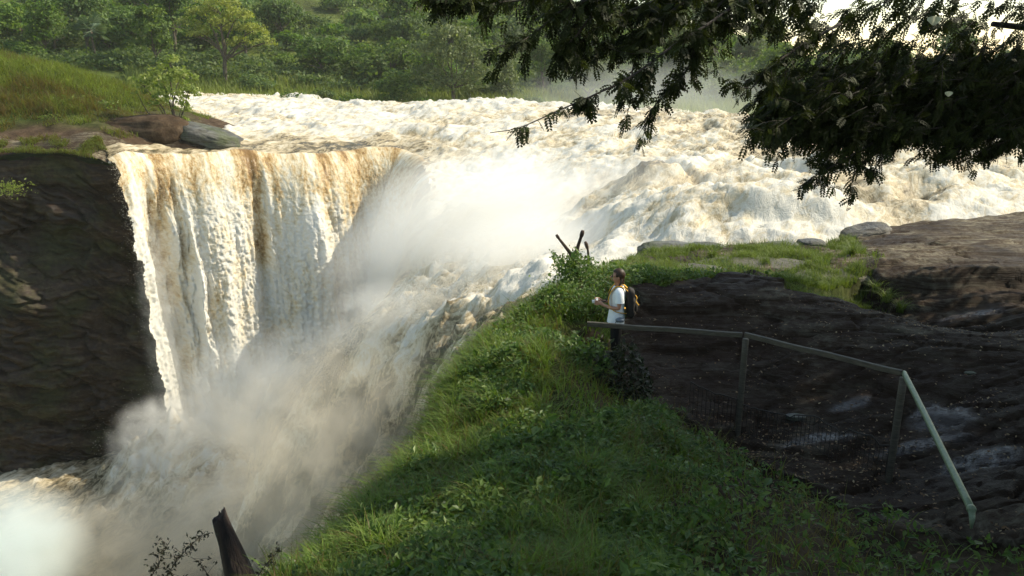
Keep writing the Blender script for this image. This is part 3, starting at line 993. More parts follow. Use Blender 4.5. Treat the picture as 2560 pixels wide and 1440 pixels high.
Z = hill_z(X, Y)
t = NT('hillside_grass')
pos = t.pos()
n1 = t.noise(pos, 0.07, 5, 0.62)
n2 = t.noise(pos, 1.1, 5, 0.7)
k = t.math('ADD', t.math('MULTIPLY', n1, 0.65), t.math('MULTIPLY', n2, 0.35))
colh = t.ramp(k, [(0.36, (0.05, 0.06, 0.018)), (0.5, (0.10, 0.13, 0.030)), (0.62, (0.17, 0.20, 0.045)), (0.72, (0.20, 0.185, 0.07))])
M_hill = t.surf(t.n('BsdfPrincipled', {'Base Color': colh, 'Roughness': 0.95, 'Specular IOR Level': 0.1, 'Normal': t.bump(n2, 1.0, 0.8)}))
V = np.stack([X, Y, Z], -1).reshape(-1, 3)
tag(put('hills', mesh_np('hills', V, grid_faces(len(gx), len(gy)), smooth=True, mats=[M_hill])), 'steep green hill rising beyond the river', 'hill', kind='structure')
# the land carries on to the horizon behind and beside the gorge
M = 40
rr = np.concatenate([[0, 60, 120, 200, 350, 700, 1500]])
aa = np.linspace(0, 2 * math.pi, M, endpoint=False)
V = np.array([(r * math.cos(a), 20 + r * math.sin(a), -18.0 if r < 100 else -3.5 - 0.0 * r) for r in rr for a in aa])
q = [(i * M + j, i * M + (j + 1) % M, (i + 1) * M + (j + 1) % M, (i + 1) * M + j) for i in range(len(rr) - 1) for j in range(M)]
tag(put('terrain', mesh_np('terrain', V, q, smooth=True, mats=[M_hill])), 'green land reaching to the horizon', 'ground', kind='structure')
# ================================================================== TREES AND PLANTS
def leaf_cards(C, Nrm, size, aspect=0.55, jitter=0.7, fold=0.0):
    """one small diamond leaf per point"""
    n = len(C)
    d = Nrm + jitter * rng.normal(size=(n, 3))
    d /= np.linalg.norm(d, axis=1)[:, None] + 1e-9
    r = rng.normal(size=(n, 3))
    u = np.cross(d, r)
    u /= np.linalg.norm(u, axis=1)[:, None] + 1e-9
    v = np.cross(d, u)
    s = (size * np.exp(rng.normal(0, 0.3, n)))[:, None]
    V = np.stack([C - u * s, C - v * s * aspect + u * s * 0.1 + d * s * fold, C + u * s, C + v * s * aspect + u * s * 0.1 + d * s * fold], 1).reshape(-1, 3)
    q = np.arange(n * 4).reshape(-1, 4)
    return V, q


def crown_points(lobes, n_cl, per, spread, shell=0.72):
    """leaf clumps gathered on the outer shells of several uneven lobes"""
    lobes = np.asarray(lobes, float)
    wgt = (lobes[:, 3] * lobes[:, 4] + lobes[:, 3] * lobes[:, 5])
    pick = rng.choice(len(lobes), n_cl, p=wgt / wgt.sum())
    d = rng.normal(size=(n_cl, 3))
    d /= np.linalg.norm(d, axis=1)[:, None]
    d[:, 2] = np.where(d[:, 2] < -0.35, -d[:, 2] * 0.6, d[:, 2])
    rad = shell + (1.08 - shell) * rng.uniform(0, 1, n_cl) ** 0.6
    cc = lobes[pick, :3] + d * lobes[pick, 3:6] * rad[:, None]
    nn = d / lobes[pick, 3:6]
    nn /= np.linalg.norm(nn, axis=1)[:, None]
    C = np.repeat(cc, per, 0) + rng.normal(size=(n_cl * per, 3)) * spread * np.array((1, 1, 0.6))
    N = np.repeat(nn, per, 0) + np.array((0, 0, 0.35))
    tint = np.clip(np.repeat(rng.normal(0.5, 0.20, n_cl), per) + rng.normal(0, 0.14, n_cl * per), 0, 1)
    return C, N, tint, cc


def crown_mesh(name, lobes, n_cl, per, spread, leaf, mat, aspect=0.55, shell=0.72):
    C, N, tint, cc = crown_points(lobes, n_cl, per, spread, shell)
    V, q = leaf_cards(C, N, leaf, aspect)
    return mesh_np(name, V, q, attrs={'tint': np.repeat(tint, 4)}, mats=[mat]), cc


def bark(name, a, b):
    t = NT(name)
    n = t.noise(t.mapping(t.pos(), (6, 6, 1.2)), 2.0, 5, 0.65, 0.3)
    return t.surf(t.n('BsdfPrincipled', {'Base Color': t.ramp(n, [(0.35, a), (0.65, b)]), 'Roughness': 0.9, 'Normal': t.bump(n, 0.8, 0.05)}))


M_bark = bark('grey_brown_bark', (0.035, 0.026, 0.018), (0.14, 0.11, 0.08))
M_bark_dark = bark('dark_bark', (0.012, 0.009, 0.007), (0.05, 0.038, 0.028))
M_leaf_far = leaf_mat('hill_foliage', (0.036, 0.074, 0.012), (0.088, 0.155, 0.023), (0.165, 0.225, 0.038), 0.42, 0.6, 0.45)
M_leaf_pale = leaf_mat('pale_foliage', (0.15, 0.18, 0.03), (0.26, 0.29, 0.055), (0.35, 0.37, 0.095), 0.42, 0.55)
M_leaf_bush = leaf_mat('bank_bush_leaves', (0.08, 0.12, 0.02), (0.17, 0.23, 0.04), (0.30, 0.33, 0.08), 0.45, 0.4)
M_reed = leaf_mat('bank_grass', (0.11, 0.12, 0.028), (0.165, 0.21, 0.042), (0.25, 0.27, 0.075), 0.4, 0.6)


def limb(mb, a, b, r0, r1, n=7, wob=0.08, sides=6, sag=0.0):
    a, b = np.asarray(a, float), np.asarray(b, float)
    tt = np.linspace(0, 1, n)[:, None]
    L = np.linalg.norm(b - a)
    pts = a + (b - a) * tt + wob * L * np.sin(tt * math.pi) * rng.normal(0, 0.5, 3) + 0.25 * wob * L * rng.normal(0, 0.3, (n, 3)) * np.sin(tt * math.pi)
    pts[:, 2] -= sag * np.sin(tt[:, 0] * math.pi)
    mb.tube(pts, r0 + (r1 - r0) * tt[:, 0], sides)
    return pts


def trunk_mesh(name, ht, r, tips, mat, fork=0.45):
    mb = MB()
    f = np.array((0.0, 0.0, ht * fork))
    limb(mb, (0, 0, -0.5), f, r, r * 0.75, 6, 0.04)
    for p in tips:
        p = np.asarray(p)
        s = f * rng.uniform(0.75, 1.0)
        limb(mb, s, p, r * 0.5, r * 0.08, 7, 0.12, 5)
    return mb.mesh(name, [mat])


# prototypes ~1 unit = 1 m; (lobes: centre xyz, radii xyz)
protos = {}


def proto(kind, lobes, n_cl, per, spread, leaf, mat, tr, ht, shell=0.72, fork=0.4):
    cm, cc = crown_mesh('crown', lobes, n_cl, per, spread, leaf, mat, shell=shell)
    tm = trunk_mesh('trunk', ht, tr, cc[rng.choice(len(cc), 9)] * np.array((0.8, 0.8, 0.9)), M_bark, fork)
    protos[kind] = (cm, tm)


def rl(n, R, H, r0, r1, flat=0.8):
    out = []
    for i in range(n):
        a, rr_ = rng.uniform(0, 2 * math.pi), R * rng.uniform(0.15, 1) ** 0.6
        r = rng.uniform(r0, r1)
        out.append((rr_ * math.cos(a), rr_ * math.sin(a), H * rng.uniform(0.45, 1.0) - 0.25 * rr_, r, r * rng.uniform(0.8, 1.1), r * flat))
    return out


for k in range(3):
    proto('round%d' % k, rl(9, 1.7, 3.6, 0.9, 1.5), 170, 15, 0.30, 0.17, M_leaf_far, 0.16, 3.4)
for k in range(2):
    proto('broad%d' % k, rl(11, 2.7, 4.6, 1.0, 1.6, 0.6), 210, 15, 0.32, 0.18, M_leaf_far, 0.2, 4.4)
for k in range(2):
    proto('tall%d' % k, rl(10, 1.2, 6.2, 0.8, 1.4, 1.1), 200, 15, 0.30, 0.17, M_leaf_far, 0.18, 5.5)
for k in range(3):
    proto('bush%d' % k, rl(7, 1.2, 1.5, 0.6, 1.0, 0.9), 100, 15, 0.24, 0.15, M_leaf_far, 0.07, 1.2, 0.6, 0.2)


def pix(p):
    """photo position of a point"""
    x, y, z = p[..., 0], p[..., 1], p[..., 2] - CZ
    dep = y * CP - z * SP
    up = z * CP + y * SP
    return PW / 2 + FPX * x / dep, PH / 2 - FPX * up / dep


def plant_tree(kind, loc, sc, rz, label, name, cat='tree', group=None, split=True, sz=None):
    cm, tm = protos[kind]
    r = empty(name, loc, label, cat, group, rz)
    r.scale = (sc, sc, (sz or sc))
    put('crown', cm, r)
    put('trunk', tm, r)
    return r


# --- trees all over the hillside
LAB = {'round': 'round leafy tree in the crowded forest covering the far hillside', 'broad': 'broad spreading tree in the crowded forest covering the far hillside',
       'tall': 'tall narrow tree in the crowded forest covering the far hillside', 'bush': 'low green bush among the trees covering the far hillside'}
placed = [(-29.6, 90.0, 5.5), (-29.6, 86.0, 5.0), (-46.0, 92.0, 2.6), (-6.0, 84.0, 4.0)]
kinds = list(protos)
n_t = 0
for tries in range(9000):
    if n_t >= 285:
        break
    Yt = 88 + 100 * rng.uniform(0, 1) ** 1.25
    Xt = rng.uniform(-0.70, 0.68) * Yt
    kk = kinds[rng.integers(len(kinds))] if rng.uniform() < 0.6 else 'bush%d' % rng.integers(3)
    big = kk[:-1]
    sc = rng.uniform(0.75, 1.25) * (1.0 + (Yt - 88) / 130)
    rad = {'round': 2.2, 'broad': 3.3, 'tall': 1.9, 'bush': 1.6}[big] * sc * 0.62
    if any((Xt - a) ** 2 + (Yt - b) ** 2 < (rad + c0) ** 2 for a, b, c0 in placed):
        continue
    base = np.array((Xt, Yt, float(hill_z(Xt, Yt)) - 0.1))
    px, py = pix(base + np.array((0, 0, 2.5 * sc)))
    if py < -40 or (px > 2050 and py < 330 and rng.uniform() < 0.6):
        continue
    placed.append((Xt, Yt, rad))
    n_t += 1
    plant_tree(kk, base, sc, rng.uniform(0, 6.28), LAB[big], 'hillside_bush' if big == 'bush' else 'hillside_tree', 'bush' if big == 'bush' else 'tree',
               {'round': 'round trees on the far hillside', 'broad': 'broad trees on the far hillside', 'tall': 'tall trees on the far hillside', 'bush': 'bushes on the far hillside'}[big])

# --- scrub between them: nobody could count it
n = 46000
Yt = 86 + 110 * rng.uniform(0, 1, n) ** 1.1
Xt = rng.uniform(-0.70, 0.68, n) * Yt
kp = perlin(Xt * 0.09, Yt * 0.09, 7.7) > -0.22
Xt, Yt = Xt[kp], Yt[kp]
n = len(Xt)
Zt = hill_z(Xt, Yt)
per = 9
C = np.repeat(np.stack([Xt, Yt, Zt], 1), per, 0) + rng.normal(size=(n * per, 3)) * np.array((0.5, 0.5, 0.25)) + np.array((0, 0, 0.5))
C[:, 2] += 1.3 * np.abs(perlin(C[:, 0] * 0.2, C[:, 1] * 0.2, 1.0))
N = np.tile((0, -0.3, 1.0), (n * per, 1))
Vq = leaf_cards(C, N, 0.21, 0.5, 0.8)
ti = np.clip(np.repeat(rng.normal(0.55, 0.22, n), per) + rng.normal(0, 0.1, n * per), 0, 1)
tag(put('hillside_scrub', mesh_np('hillside_scrub', *Vq, attrs={'tint': np.repeat(ti, 4)}, mats=[M_leaf_far])), 'low green scrub covering the ground between the hillside trees', 'scrub', kind='stuff')


# --- blades of grass
def blades(B, length, width, lean, segs=3, gravity=0.5, side=None):
    """tapered bent blades rooted at B (n,3); length/width/lean arrays"""
    n = len(B)
    a = rng.uniform(0, 2 * math.pi, n)
    L = np.stack([np.cos(a), np.sin(a), 0 * a], 1)
    if side is not None:
        L = L + np.asarray(side)
        L /= np.linalg.norm(L, axis=1)[:, None]
    W = np.stack([-L[:, 1], L[:, 0], 0 * a], 1)
    a2 = rng.uniform(-0.9, 0.9, n)[:, None]
    W = W * np.cos(a2) + L * np.sin(a2)
    out = []
    for i in range(segs + 1):
        t_ = i / segs
        x_ = (lean * length * (t_ ** 1.8))[:, None] * L
        z_ = length * (t_ - 0.55 * np.clip(lean, 0, 1.1) * gravity * t_ ** 2.4)
        c0 = B + x_ + np.stack([0 * z_, 0 * z_, z_], 1)
        wd = (width * (1 - t_ ** 1.6) * 0.5 + 0.0004)[:, None] * W
        out += [c0 - wd, c0 + wd]
    V = np.stack(out, 1)
    q = np.array([(2 * i, 2 * i + 1, 2 * i + 3, 2 * i + 2) for i in range(segs)])
    F = (np.arange(n)[:, None, None] * (2 * (segs + 1)) + q[None]).reshape(-1, 4)
    return V.reshape(-1, 3), F, 2 * (segs + 1)


# far bank strip of tall grass
n = 26000
px = rng.uniform(330, 2400, n)
Yt = rng.uniform(74.5, 90, n)
Xt = (px - PW / 2) / 2030 * Yt
kp = (perlin(Xt * 0.12, Yt * 0.2, 3.3) > -0.45)
Xt, Yt = Xt[kp], Yt[kp]
n = len(Xt)
B = np.stack([Xt, Yt, hill_z(Xt, Yt) - 0.05], 1)
V, F, k = blades(B, rng.uniform(0.7, 1.6, n), np.full(n, 0.11), rng.uniform(0.1, 0.6, n), 2)
ti = np.clip(0.55 + 0.4 * perlin(Xt * 0.15, Yt * 0.3, 1.0) + rng.normal(0, 0.15, n), 0, 1)
tag(put('tall_grass', mesh_np('tall_grass', V, F, attrs={'tint': np.repeat(ti, k)}, mats=[M_reed])), 'strip of tall light green grass along the far river bank', 'grass', kind='stuff')
# ================================================================== NOTABLE TREES AND PLANTS
def pz(px, py, z):
    """the point of height z seen at photo position (px, py)"""
    p = P(px, py, 1.0)
    k = (z - CZ) / (p[2] - CZ)
    return np.array((p[0] * k, k, z))


def gp(px, py):
    """the point of the near bank seen at photo position (px, py)"""
    d = P(px, py, 1.0) - np.array((0, 0, CZ))
    Ys = np.linspace(3.2, 22, 700)
    z_ = near_ground(d[0] * Ys, Ys)[0]
    k = np.argmax(CZ + d[2] * Ys < z_)
    return np.array((d[0] * Ys[k], Ys[k], z_[k]))


def on_hill(px, Y):
    x = (px - PW / 2) / 2035 * Y
    return np.array((x, Y, float(hill_z(x, Y)) - 0.1))


# pale, open-crowned tree on the far bank
b0 = on_hill(572, 86)
r = empty('pale_spreading_tree', b0, 'pale yellow-green spreading tree with visible forked limbs on the far bank', 'tree')
lob = [(0.1, 0, 7.9, 2.0, 1.7, 0.75), (-1.7, 0.2, 7.2, 1.4, 1.3, 0.6), (1.9, -0.2, 6.9, 1.5, 1.3, 0.6), (-3.1, 0, 6.0, 1.4, 1.2, 0.65), (-2.2, -0.6, 5.1, 1.2, 1.0, 0.5), (3.2, 0.1, 5.5, 1.5, 1.2, 0.65),
       (4.3, -0.2, 4.3, 1.1, 1.0, 0.5), (2.2, -0.7, 4.3, 1.3, 1.0, 0.55), (0.3, -0.8, 6.3, 1.4, 1.1, 0.5), (-0.2, 0.9, 5.8, 1.6, 1.0, 0.6)]
cm, cc = crown_mesh('crown', lob, 330, 15, 0.26, 0.13, M_leaf_pale, shell=0.55)
put('crown', cm, r)
mb = MB()
limb(mb, (0, 0, -0.6), (0.15, 0, 3.2), 0.24, 0.19, 7, 0.05, 8)
for k, l in enumerate(lob):
    s = np.array((0.15, 0, 3.2)) * rng.uniform(0.72, 1.0)
    mid = limb(mb, s, np.array(l[:3]) * np.array((0.75, 0.8, 0.9)), 0.13, 0.05, 8, 0.14, 6)[-1]
    for j in range(5):
        limb(mb, mid, np.array(l[:3]) + rng.normal(size=3) * np.array(l[3:6]) * 0.5, 0.05, 0.012, 5, 0.1, 4)
mb.build('trunk', M_bark, r)

# fan palm at the left
b0 = on_hill(262, 92)
r = empty('fan_palm', b0, 'blue-green fan palm with drooping dead fronds standing in the forest, upper left', 'palm')
mb = MB()
tp = limb(mb, (0.3, 0, -0.5), (-0.3, 0, 3.6), 0.17, 0.13, 9, 0.05, 8)[-1]
mb.build('trunk', M_bark, r)
M_palm = leaf_mat('palm_fronds', (0.05, 0.085, 0.045), (0.10, 0.16, 0.09), (0.22, 0.25, 0.15), 0.25, 0.45)


def fan(mb, base, direc, L, n=13, spread=1.15):
    direc = direc / np.linalg.norm(direc)
    up = np.array((0, 0, 1.0))
    sd_ = np.cross(direc, up)
    sd_ /= np.linalg.norm(sd_) + 1e-9
    nn = np.cross(sd_, direc)
    hub = base + direc * L * 0.45
    mb.tube(np.array([base, hub]), 0.02, 4)
    for i in range(n):
        a = (i / (n - 1) - 0.5) * 2 * spread
        d = math.cos(a) * direc + math.sin(a) * sd_
        tip = hub + d * L * 0.62 * (0.8 + 0.2 * math.cos(a)) + np.array((0, 0, -0.18 * L * abs(math.sin(a))))
        wv = np.cross(d, nn)
        m_ = (hub + tip) / 2 + nn * 0.04
        mb.add([hub, m_ - wv * 0.07, tip, m_ + wv * 0.07], [(0, 1, 2, 3)])


mb = MB()
for i in range(26):
    a, e = rng.uniform(0, 6.28), rng.uniform(-0.55, 1.25)
    fan(mb, tp, np.array((math.cos(a) * math.cos(e), math.sin(a) * math.cos(e), math.sin(e))), rng.uniform(1.6, 2.2))
nv = sum(len(v) for v in mb.v)
put('crown', mb.mesh('crown', [M_palm], False, {'tint': np.clip(np.repeat(rng.normal(0.5, 0.2, nv // 4 + 1), 4)[:nv], 0, 1)}), r)

# tall feathery grey-green tree by the water, and the smaller trees and bushes beside it
M_leaf_grey = leaf_mat('grey_green_foliage', (0.06, 0.085, 0.032), (0.125, 0.16, 0.06), (0.19, 0.22, 0.09), 0.4, 0.55)


def near_tree(name, px, Y, lob, n_cl, leaf, mat, tr, label, cat='tree', spread=0.3, per=16, dz=0.0):
    r = empty(name, on_hill(px, Y) + np.array((0, 0, dz)), label, cat)
    cm, cc = crown_mesh('crown', lob, n_cl, per, spread, leaf, mat, shell=0.6)
    put('crown', cm, r)
    ht = max(l[2] for l in lob)
    put('trunk', trunk_mesh('trunk', ht, tr, [np.array(l[:3]) * np.array((0.9, 0.9, 0.95)) for l in lob], M_bark, 0.3), r)
    return r


near_tree('feathery_tree', 1135, 82, [(0, 0, 6.6, 2.2, 2, 1.5), (-2.0, 0, 5.2, 2.0, 1.8, 1.4), (2.2, 0, 5.0, 2.0, 1.7, 1.5), (0.4, -0.6, 4.4, 2.2, 1.8, 1.5), (-2.6, 0, 3.0, 1.8, 1.6, 1.3), (2.8, 0, 2.9, 1.6, 1.5, 1.4), (0, -0.8, 2.0, 2.4, 1.6, 1.4), (-0.9, 0.3, 7.2, 1.2, 1.1, 0.9)],
          460, 0.13, M_leaf_grey, 0.22, 'tall feathery grey-green tree standing at the water edge, centre of the far bank')
near_tree('small_round_tree', 990, 80.5, [(0, 0, 2.8, 1.3, 1.2, 1.0), (-0.7, 0, 1.9, 1.1, 1, 0.9), (0.8, 0, 1.7, 1.2, 1, 0.9), (0, -0.3, 0.8, 1.5, 1, 0.8)], 200, 0.12, M_leaf_far, 0.1, 'small bright green tree on the far bank, left of the tall feathery tree')
near_tree('dark_narrow_tree', 1262, 86, [(0, 0, 3.6, 0.9, 0.9, 1.2), (0.2, 0, 2.2, 1.1, 1, 1.2), (-0.2, 0, 1.0, 1.1, 1, 0.9)], 170, 0.13, M_leaf_grey, 0.1, 'narrow dark tree on the far bank, right of the tall feathery tree')
near_tree('hazy_leaning_tree', 1470, 86, [(0.6, 0, 3.9, 1.6, 1.4, 1.0), (-0.9, 0, 3.2, 1.5, 1.3, 1.0), (2.2, 0, 3.0, 1.3, 1.2, 0.9), (0.4, 0, 2.0, 1.9, 1.4, 1.0)], 210, 0.13, M_leaf_grey, 0.16, 'grey hazy tree behind the hanging twig over the far crest')
for px, Y, s_, lb in [(735, 79, 1.0, 'low brownish bush in the tall grass, nearest the pale spreading tree'), (880, 79, 0.9, 'low bush at the water edge, left of the small bright tree'), (812, 82, 0.8, 'little grey-green bush standing in the middle of the tall grass'),
                      (640, 84, 1.1, 'bush at the foot of the pale spreading tree'), (1330, 80, 0.8, 'low bush right of the narrow dark tree'), (1060, 79, 0.7, 'low bush under the left side of the tall feathery tree')]:
    near_tree('bank_bush', px, Y, [(0, 0, 1.1 * s_, 1.2 * s_, 1.0, 0.7 * s_), (0.9 * s_, 0, 0.7 * s_, 0.9 * s_, 0.8, 0.6 * s_), (-0.9 * s_, 0, 0.7 * s_, 1.0 * s_, 0.8, 0.6 * s_)], 90, 0.11, M_leaf_far, 0.05, lb, 'bush', 0.22)['group'] = 'bushes on the far river bank'

# --- leafy shrub leaning over the rock on the left bank
rb = P(438, 318, 43.0)
r = empty('leaning_shrub', rb, 'bright big-leaved shrub leaning over the grey rock on the left bank', 'shrub')


def rel(px, py, Y=42.6):
    return P(px, py, Y) - rb


lob = [(*rel(405, 200), 1.0, 0.9, 0.8), (*rel(450, 195), 0.75, 0.8, 0.7), (*rel(360, 215), 0.75, 0.7, 0.6), (*rel(425, 160), 0.45, 0.5, 0.5), (*rel(425, 245), 1.0, 0.8, 0.6), (*rel(470, 230), 0.55, 0.6, 0.6),
       (*rel(450, 280), 0.55, 0.55, 0.5), (*rel(470, 305), 0.38, 0.4, 0.45), (*rel(395, 265), 0.45, 0.4, 0.3), (*rel(345, 235), 0.4, 0.4, 0.35), (*rel(463, 340), 0.2, 0.25, 0.25)]
C, N, tint, cc = crown_points(lob, 150, 11, 0.11, 0.35)
N = N * 0.6 + np.array((0.35, -0.9, 0.1))
V, q = leaf_cards(C, N, 0.095, 0.5, 0.55, 0.1)
put('crown', mesh_np('crown', V, q, attrs={'tint': np.repeat(np.clip(tint + 0.15, 0, 1), 4)}, mats=[M_leaf_bush]), r)
mb = MB()
for l in lob:
    p0 = np.array((rng.normal(0, 0.08), 0, -0.3))
    limb(mb, p0, np.array(l[:3]), 0.06, 0.015, 8, 0.12, 5)
for a in cc[::3]:
    j = np.argmin([np.linalg.norm(np.array(l[:3]) - a) for l in lob])
    limb(mb, np.array(lob[j][:3]), a, 0.015, 0.006, 4, 0.1, 4)
mb.build('stem', M_bark, r)


# --- boulders
def boulder(name, c, r, label, mat=None, seed=0, rot=0.0, lay=0.12, cat='rock', group=None, tilt=0.0):
    nu, nv = 72, 40
    th = np.linspace(0, 2 * math.pi, nu, endpoint=False)
    ph = np.linspace(0.02, math.pi - 0.02, nv)
    d = np.array([(math.sin(p) * math.cos(t_), math.sin(p) * math.sin(t_), math.cos(p)) for p in ph for t_ in th])
    sq = np.sign(d) * np.abs(d) ** 0.72
    V = sq * np.asarray(r)
    k = 1.6 / max(r)
    n_ = fbm(V[:, 0] * k + seed, V[:, 1] * k, V[:, 2] * k, 4, 0.55)
    ly = fbm(V[:, 0] * k * 0.4 + seed, V[:, 1] * k * 0.4, V[:, 2] * k * 4.0, 3, 0.6, 'r')
    V = V * (1 + 0.16 * n_ + lay * ly)[:, None]
    ct_, st_ = math.cos(tilt), math.sin(tilt)
    V = V @ np.array([(ct_, 0, st_), (0, 1, 0), (-st_, 0, ct_)]).T
    cr, sr = math.cos(rot), math.sin(rot)
    V = V @ np.array([(cr, -sr, 0), (sr, cr, 0), (0, 0, 1)]).T
    i = np.arange(nu * nv).reshape(nv, nu)
    j = np.roll(i, -1, 1)
    q = np.stack([i[:-1], i[1:], j[1:], j[:-1]], -1).reshape(-1, 4)
    V = np.vstack([V, V[:nu].mean(0), V[-nu:].mean(0)])
    t_ = [(nu * nv, k_, (k_ + 1) % nu) for k_ in range(nu)] + [(nu * nv + 1, (nv - 1) * nu + (k_ + 1) % nu, (nv - 1) * nu + k_) for k_ in range(nu)]
    o = put(name, mesh_np(name, V, q, t_, smooth=True, mats=[mat or M_boulder]), loc=c)
    return tag(o, label, cat, group)


boulder('sloping_rock', P(520, 338, 42.3) + np.array((0, 0, -0.15)), (1.65, 1.3, 0.55), 'grey sloping rock at the water edge under the leaning shrub', seed=2, tilt=0.30)
boulder('earth_rock', P(360, 345, 41.8) + np.array((0, 0, 0.15)), (2.4, 1.4, 0.95), 'dark brown earthy hump left of the grey sloping rock', M_ground, seed=5, tilt=-0.05)
boulder('streaked_boulder', P(1672, 630, 18.9) + np.array((0, 0, -0.05)), (0.72, 0.5, 0.26), 'grey streaked boulder at the water edge right of the bare forked stump', seed=8)
boulder('streaked_boulder', P(1768, 622, 18.9) + np.array((0, 0, -0.05)), (0.45, 0.4, 0.17), 'small flat grey boulder at the water edge, right of the streaked one', seed=9)
boulder('low_boulder', P(1548, 664, 17.0) + np.array((0, 0, -0.1)), (0.24, 0.3, 0.2), 'low rounded boulder in the grass behind the walker head', seed=12)
boulder('low_boulder', P(1622, 656, 17.4) + np.array((0, 0, -0.12)), (0.3, 0.3, 0.16), 'low boulder half sunk in grass, left below the streaked boulder', seed=13)
boulder('split_boulder', P(2165, 585, 20.6) + np.array((0, 0, 0.0)), (0.55, 0.6, 0.2), 'low grey-brown boulder at the left end of the bright rock shelf', M_rock, seed=15, tilt=-0.25)
boulder('flat_slab', P(1690, 682, 14.9) + np.array((0, 0, -0.02)), (0.95, 0.35, 0.15), 'brown flat slab lying in the grass right of the walker head', M_rock, seed=19)
boulder('flat_slab', P(1880, 660, 16.2) + np.array((0, 0, -0.10)), (1.25, 0.6, 0.17), 'grey flat slab showing through grass above the dark dome of rock', M_rock, seed=21)
boulder('flat_slab', P(2075, 682, 15.4) + np.array((0, 0, -0.10)), (0.85, 0.4, 0.12), 'small pale flat slab in the grass left of the bright rock shelf', M_rock, seed=23)
boulder('dark_boulder', P(1950, 615, 19.2) + np.array((0, 0, -0.05)), (0.5, 0.35, 0.14), 'dark low boulder in the grass by the rapids, middle of the strip', M_boulder, seed=26)
boulder('dark_boulder', P(2030, 607, 19.4) + np.array((0, 0, -0.05)), (0.35, 0.3, 0.13), 'small dark boulder beside the rapids, left of the grey-brown one at the shelf', M_boulder, seed=27)
for px, py, z_, s_, lb in [(1990, 1045, 0.1, 0.13, 'light stone lying behind the wire mesh'), (2425, 935, 0.3, 0.07, 'tiny white stone on the dark rock right of the rail corner')]:
    boulder('loose_stone', gp(px, py), (s_, s_ * 0.6, s_ * 0.22), lb, M_boulder, seed=px * 0.1, cat='stone', group='loose stones on the dark path')

# ---- left bank grass
M_grass_l = leaf_mat('left_bank_grass', (0.14, 0.10, 0.04), (0.14, 0.18, 0.036), (0.23, 0.27, 0.065), 0.45, 0.6)
n = 52000
Yt = rng.uniform(36.3, 54, n)
Xt = rng.uniform(-0.70, -0.34, n) * Yt
eY = np.interp(Xt, cp[:, 0][np.argsort(cp[:, 0])], cp[:, 1][np.argsort(cp[:, 0])])
Zt = lb_h(Xt, Yt) + 0.25 * fbm(Xt * 0.5, Yt * 0.5, 1.0, 4)
kp = (Yt > eY + 0.1) & (Zt > 0.55) & ((Zt > 1.4) | (perlin(Xt * 0.6, Yt * 0.6, 2.2) > 0.05)) & ~((Xt > -18.6) & (Zt < 1.8))
Xt, Yt, Zt = Xt[kp], Yt[kp], Zt[kp]
n = len(Xt)
dry = sstep(0.0, 0.5, perlin(Xt * 0.35, Yt * 0.35, 5.5) + 0.5 * sstep(3.4, 2.0, Zt) * sstep(1.0, 1.6, Zt) - 0.1)
V, F, k = blades(np.stack([Xt, Yt, Zt - 0.05], 1), rng.uniform(0.35, 0.9, n) * (0.6 + 0.5 * (Zt > 1.6)) * (0.65 + 0.9 * np.abs(perlin(Xt * 1.1, Yt * 1.1, 1.9))), np.full(n, 0.035), rng.uniform(0.2, 1.1, n), 3, 0.9, (0.5, -0.6, 0))
ti = np.clip(0.62 - 0.55 * dry + rng.normal(0, 0.22, n) + 0.15 * sstep(3, 4.5, Zt) + 0.3 * perlin(Xt * 1.4, Yt * 1.4, 4.1), 0, 1)
tag(put('bank_grass', mesh_np('bank_grass', V, F, attrs={'tint': np.repeat(ti, k)}, mats=[M_grass_l])), 'long green and dry brown grass on the left bank', 'grass', kind='stuff')

# grass and weeds hanging over the top of the cliff
n = 9000
u_ = rng.uniform(0, 1, n)
k0 = int(np.argmin(np.abs(cp[:, 0] - lip[0, 0])))
ii_ = (u_ * k0).astype(int)
B = cp[ii_] + np.stack([cn[ii_, 0], cn[ii_, 1], 0 * u_], 1) * rng.uniform(-1.6, 0.35, n)[:, None]
B[:, 2] = lb_h(B[:, 0], np.maximum(B[:, 1], cp[ii_, 1])) + 0.03
kp = perlin(B[:, 0] * 0.9, B[:, 1] * 0.9, 3.1) > -0.05
B = B[kp]
V, F, k = blades(B, rng.uniform(0.2, 0.6, len(B)), np.full(len(B), 0.03), rng.uniform(0.5, 1.3, len(B)), 3, 1.4, (0.3, -1.2, 0))
tag(put('cliff_grass', mesh_np('cliff_grass', V, F, attrs={'tint': np.repeat(np.clip(rng.normal(0.4, 0.25, len(B)), 0, 1), k)}, mats=[M_grass_l])), 'weedy grass hanging over the top of the dark cliff', 'grass', kind='stuff')
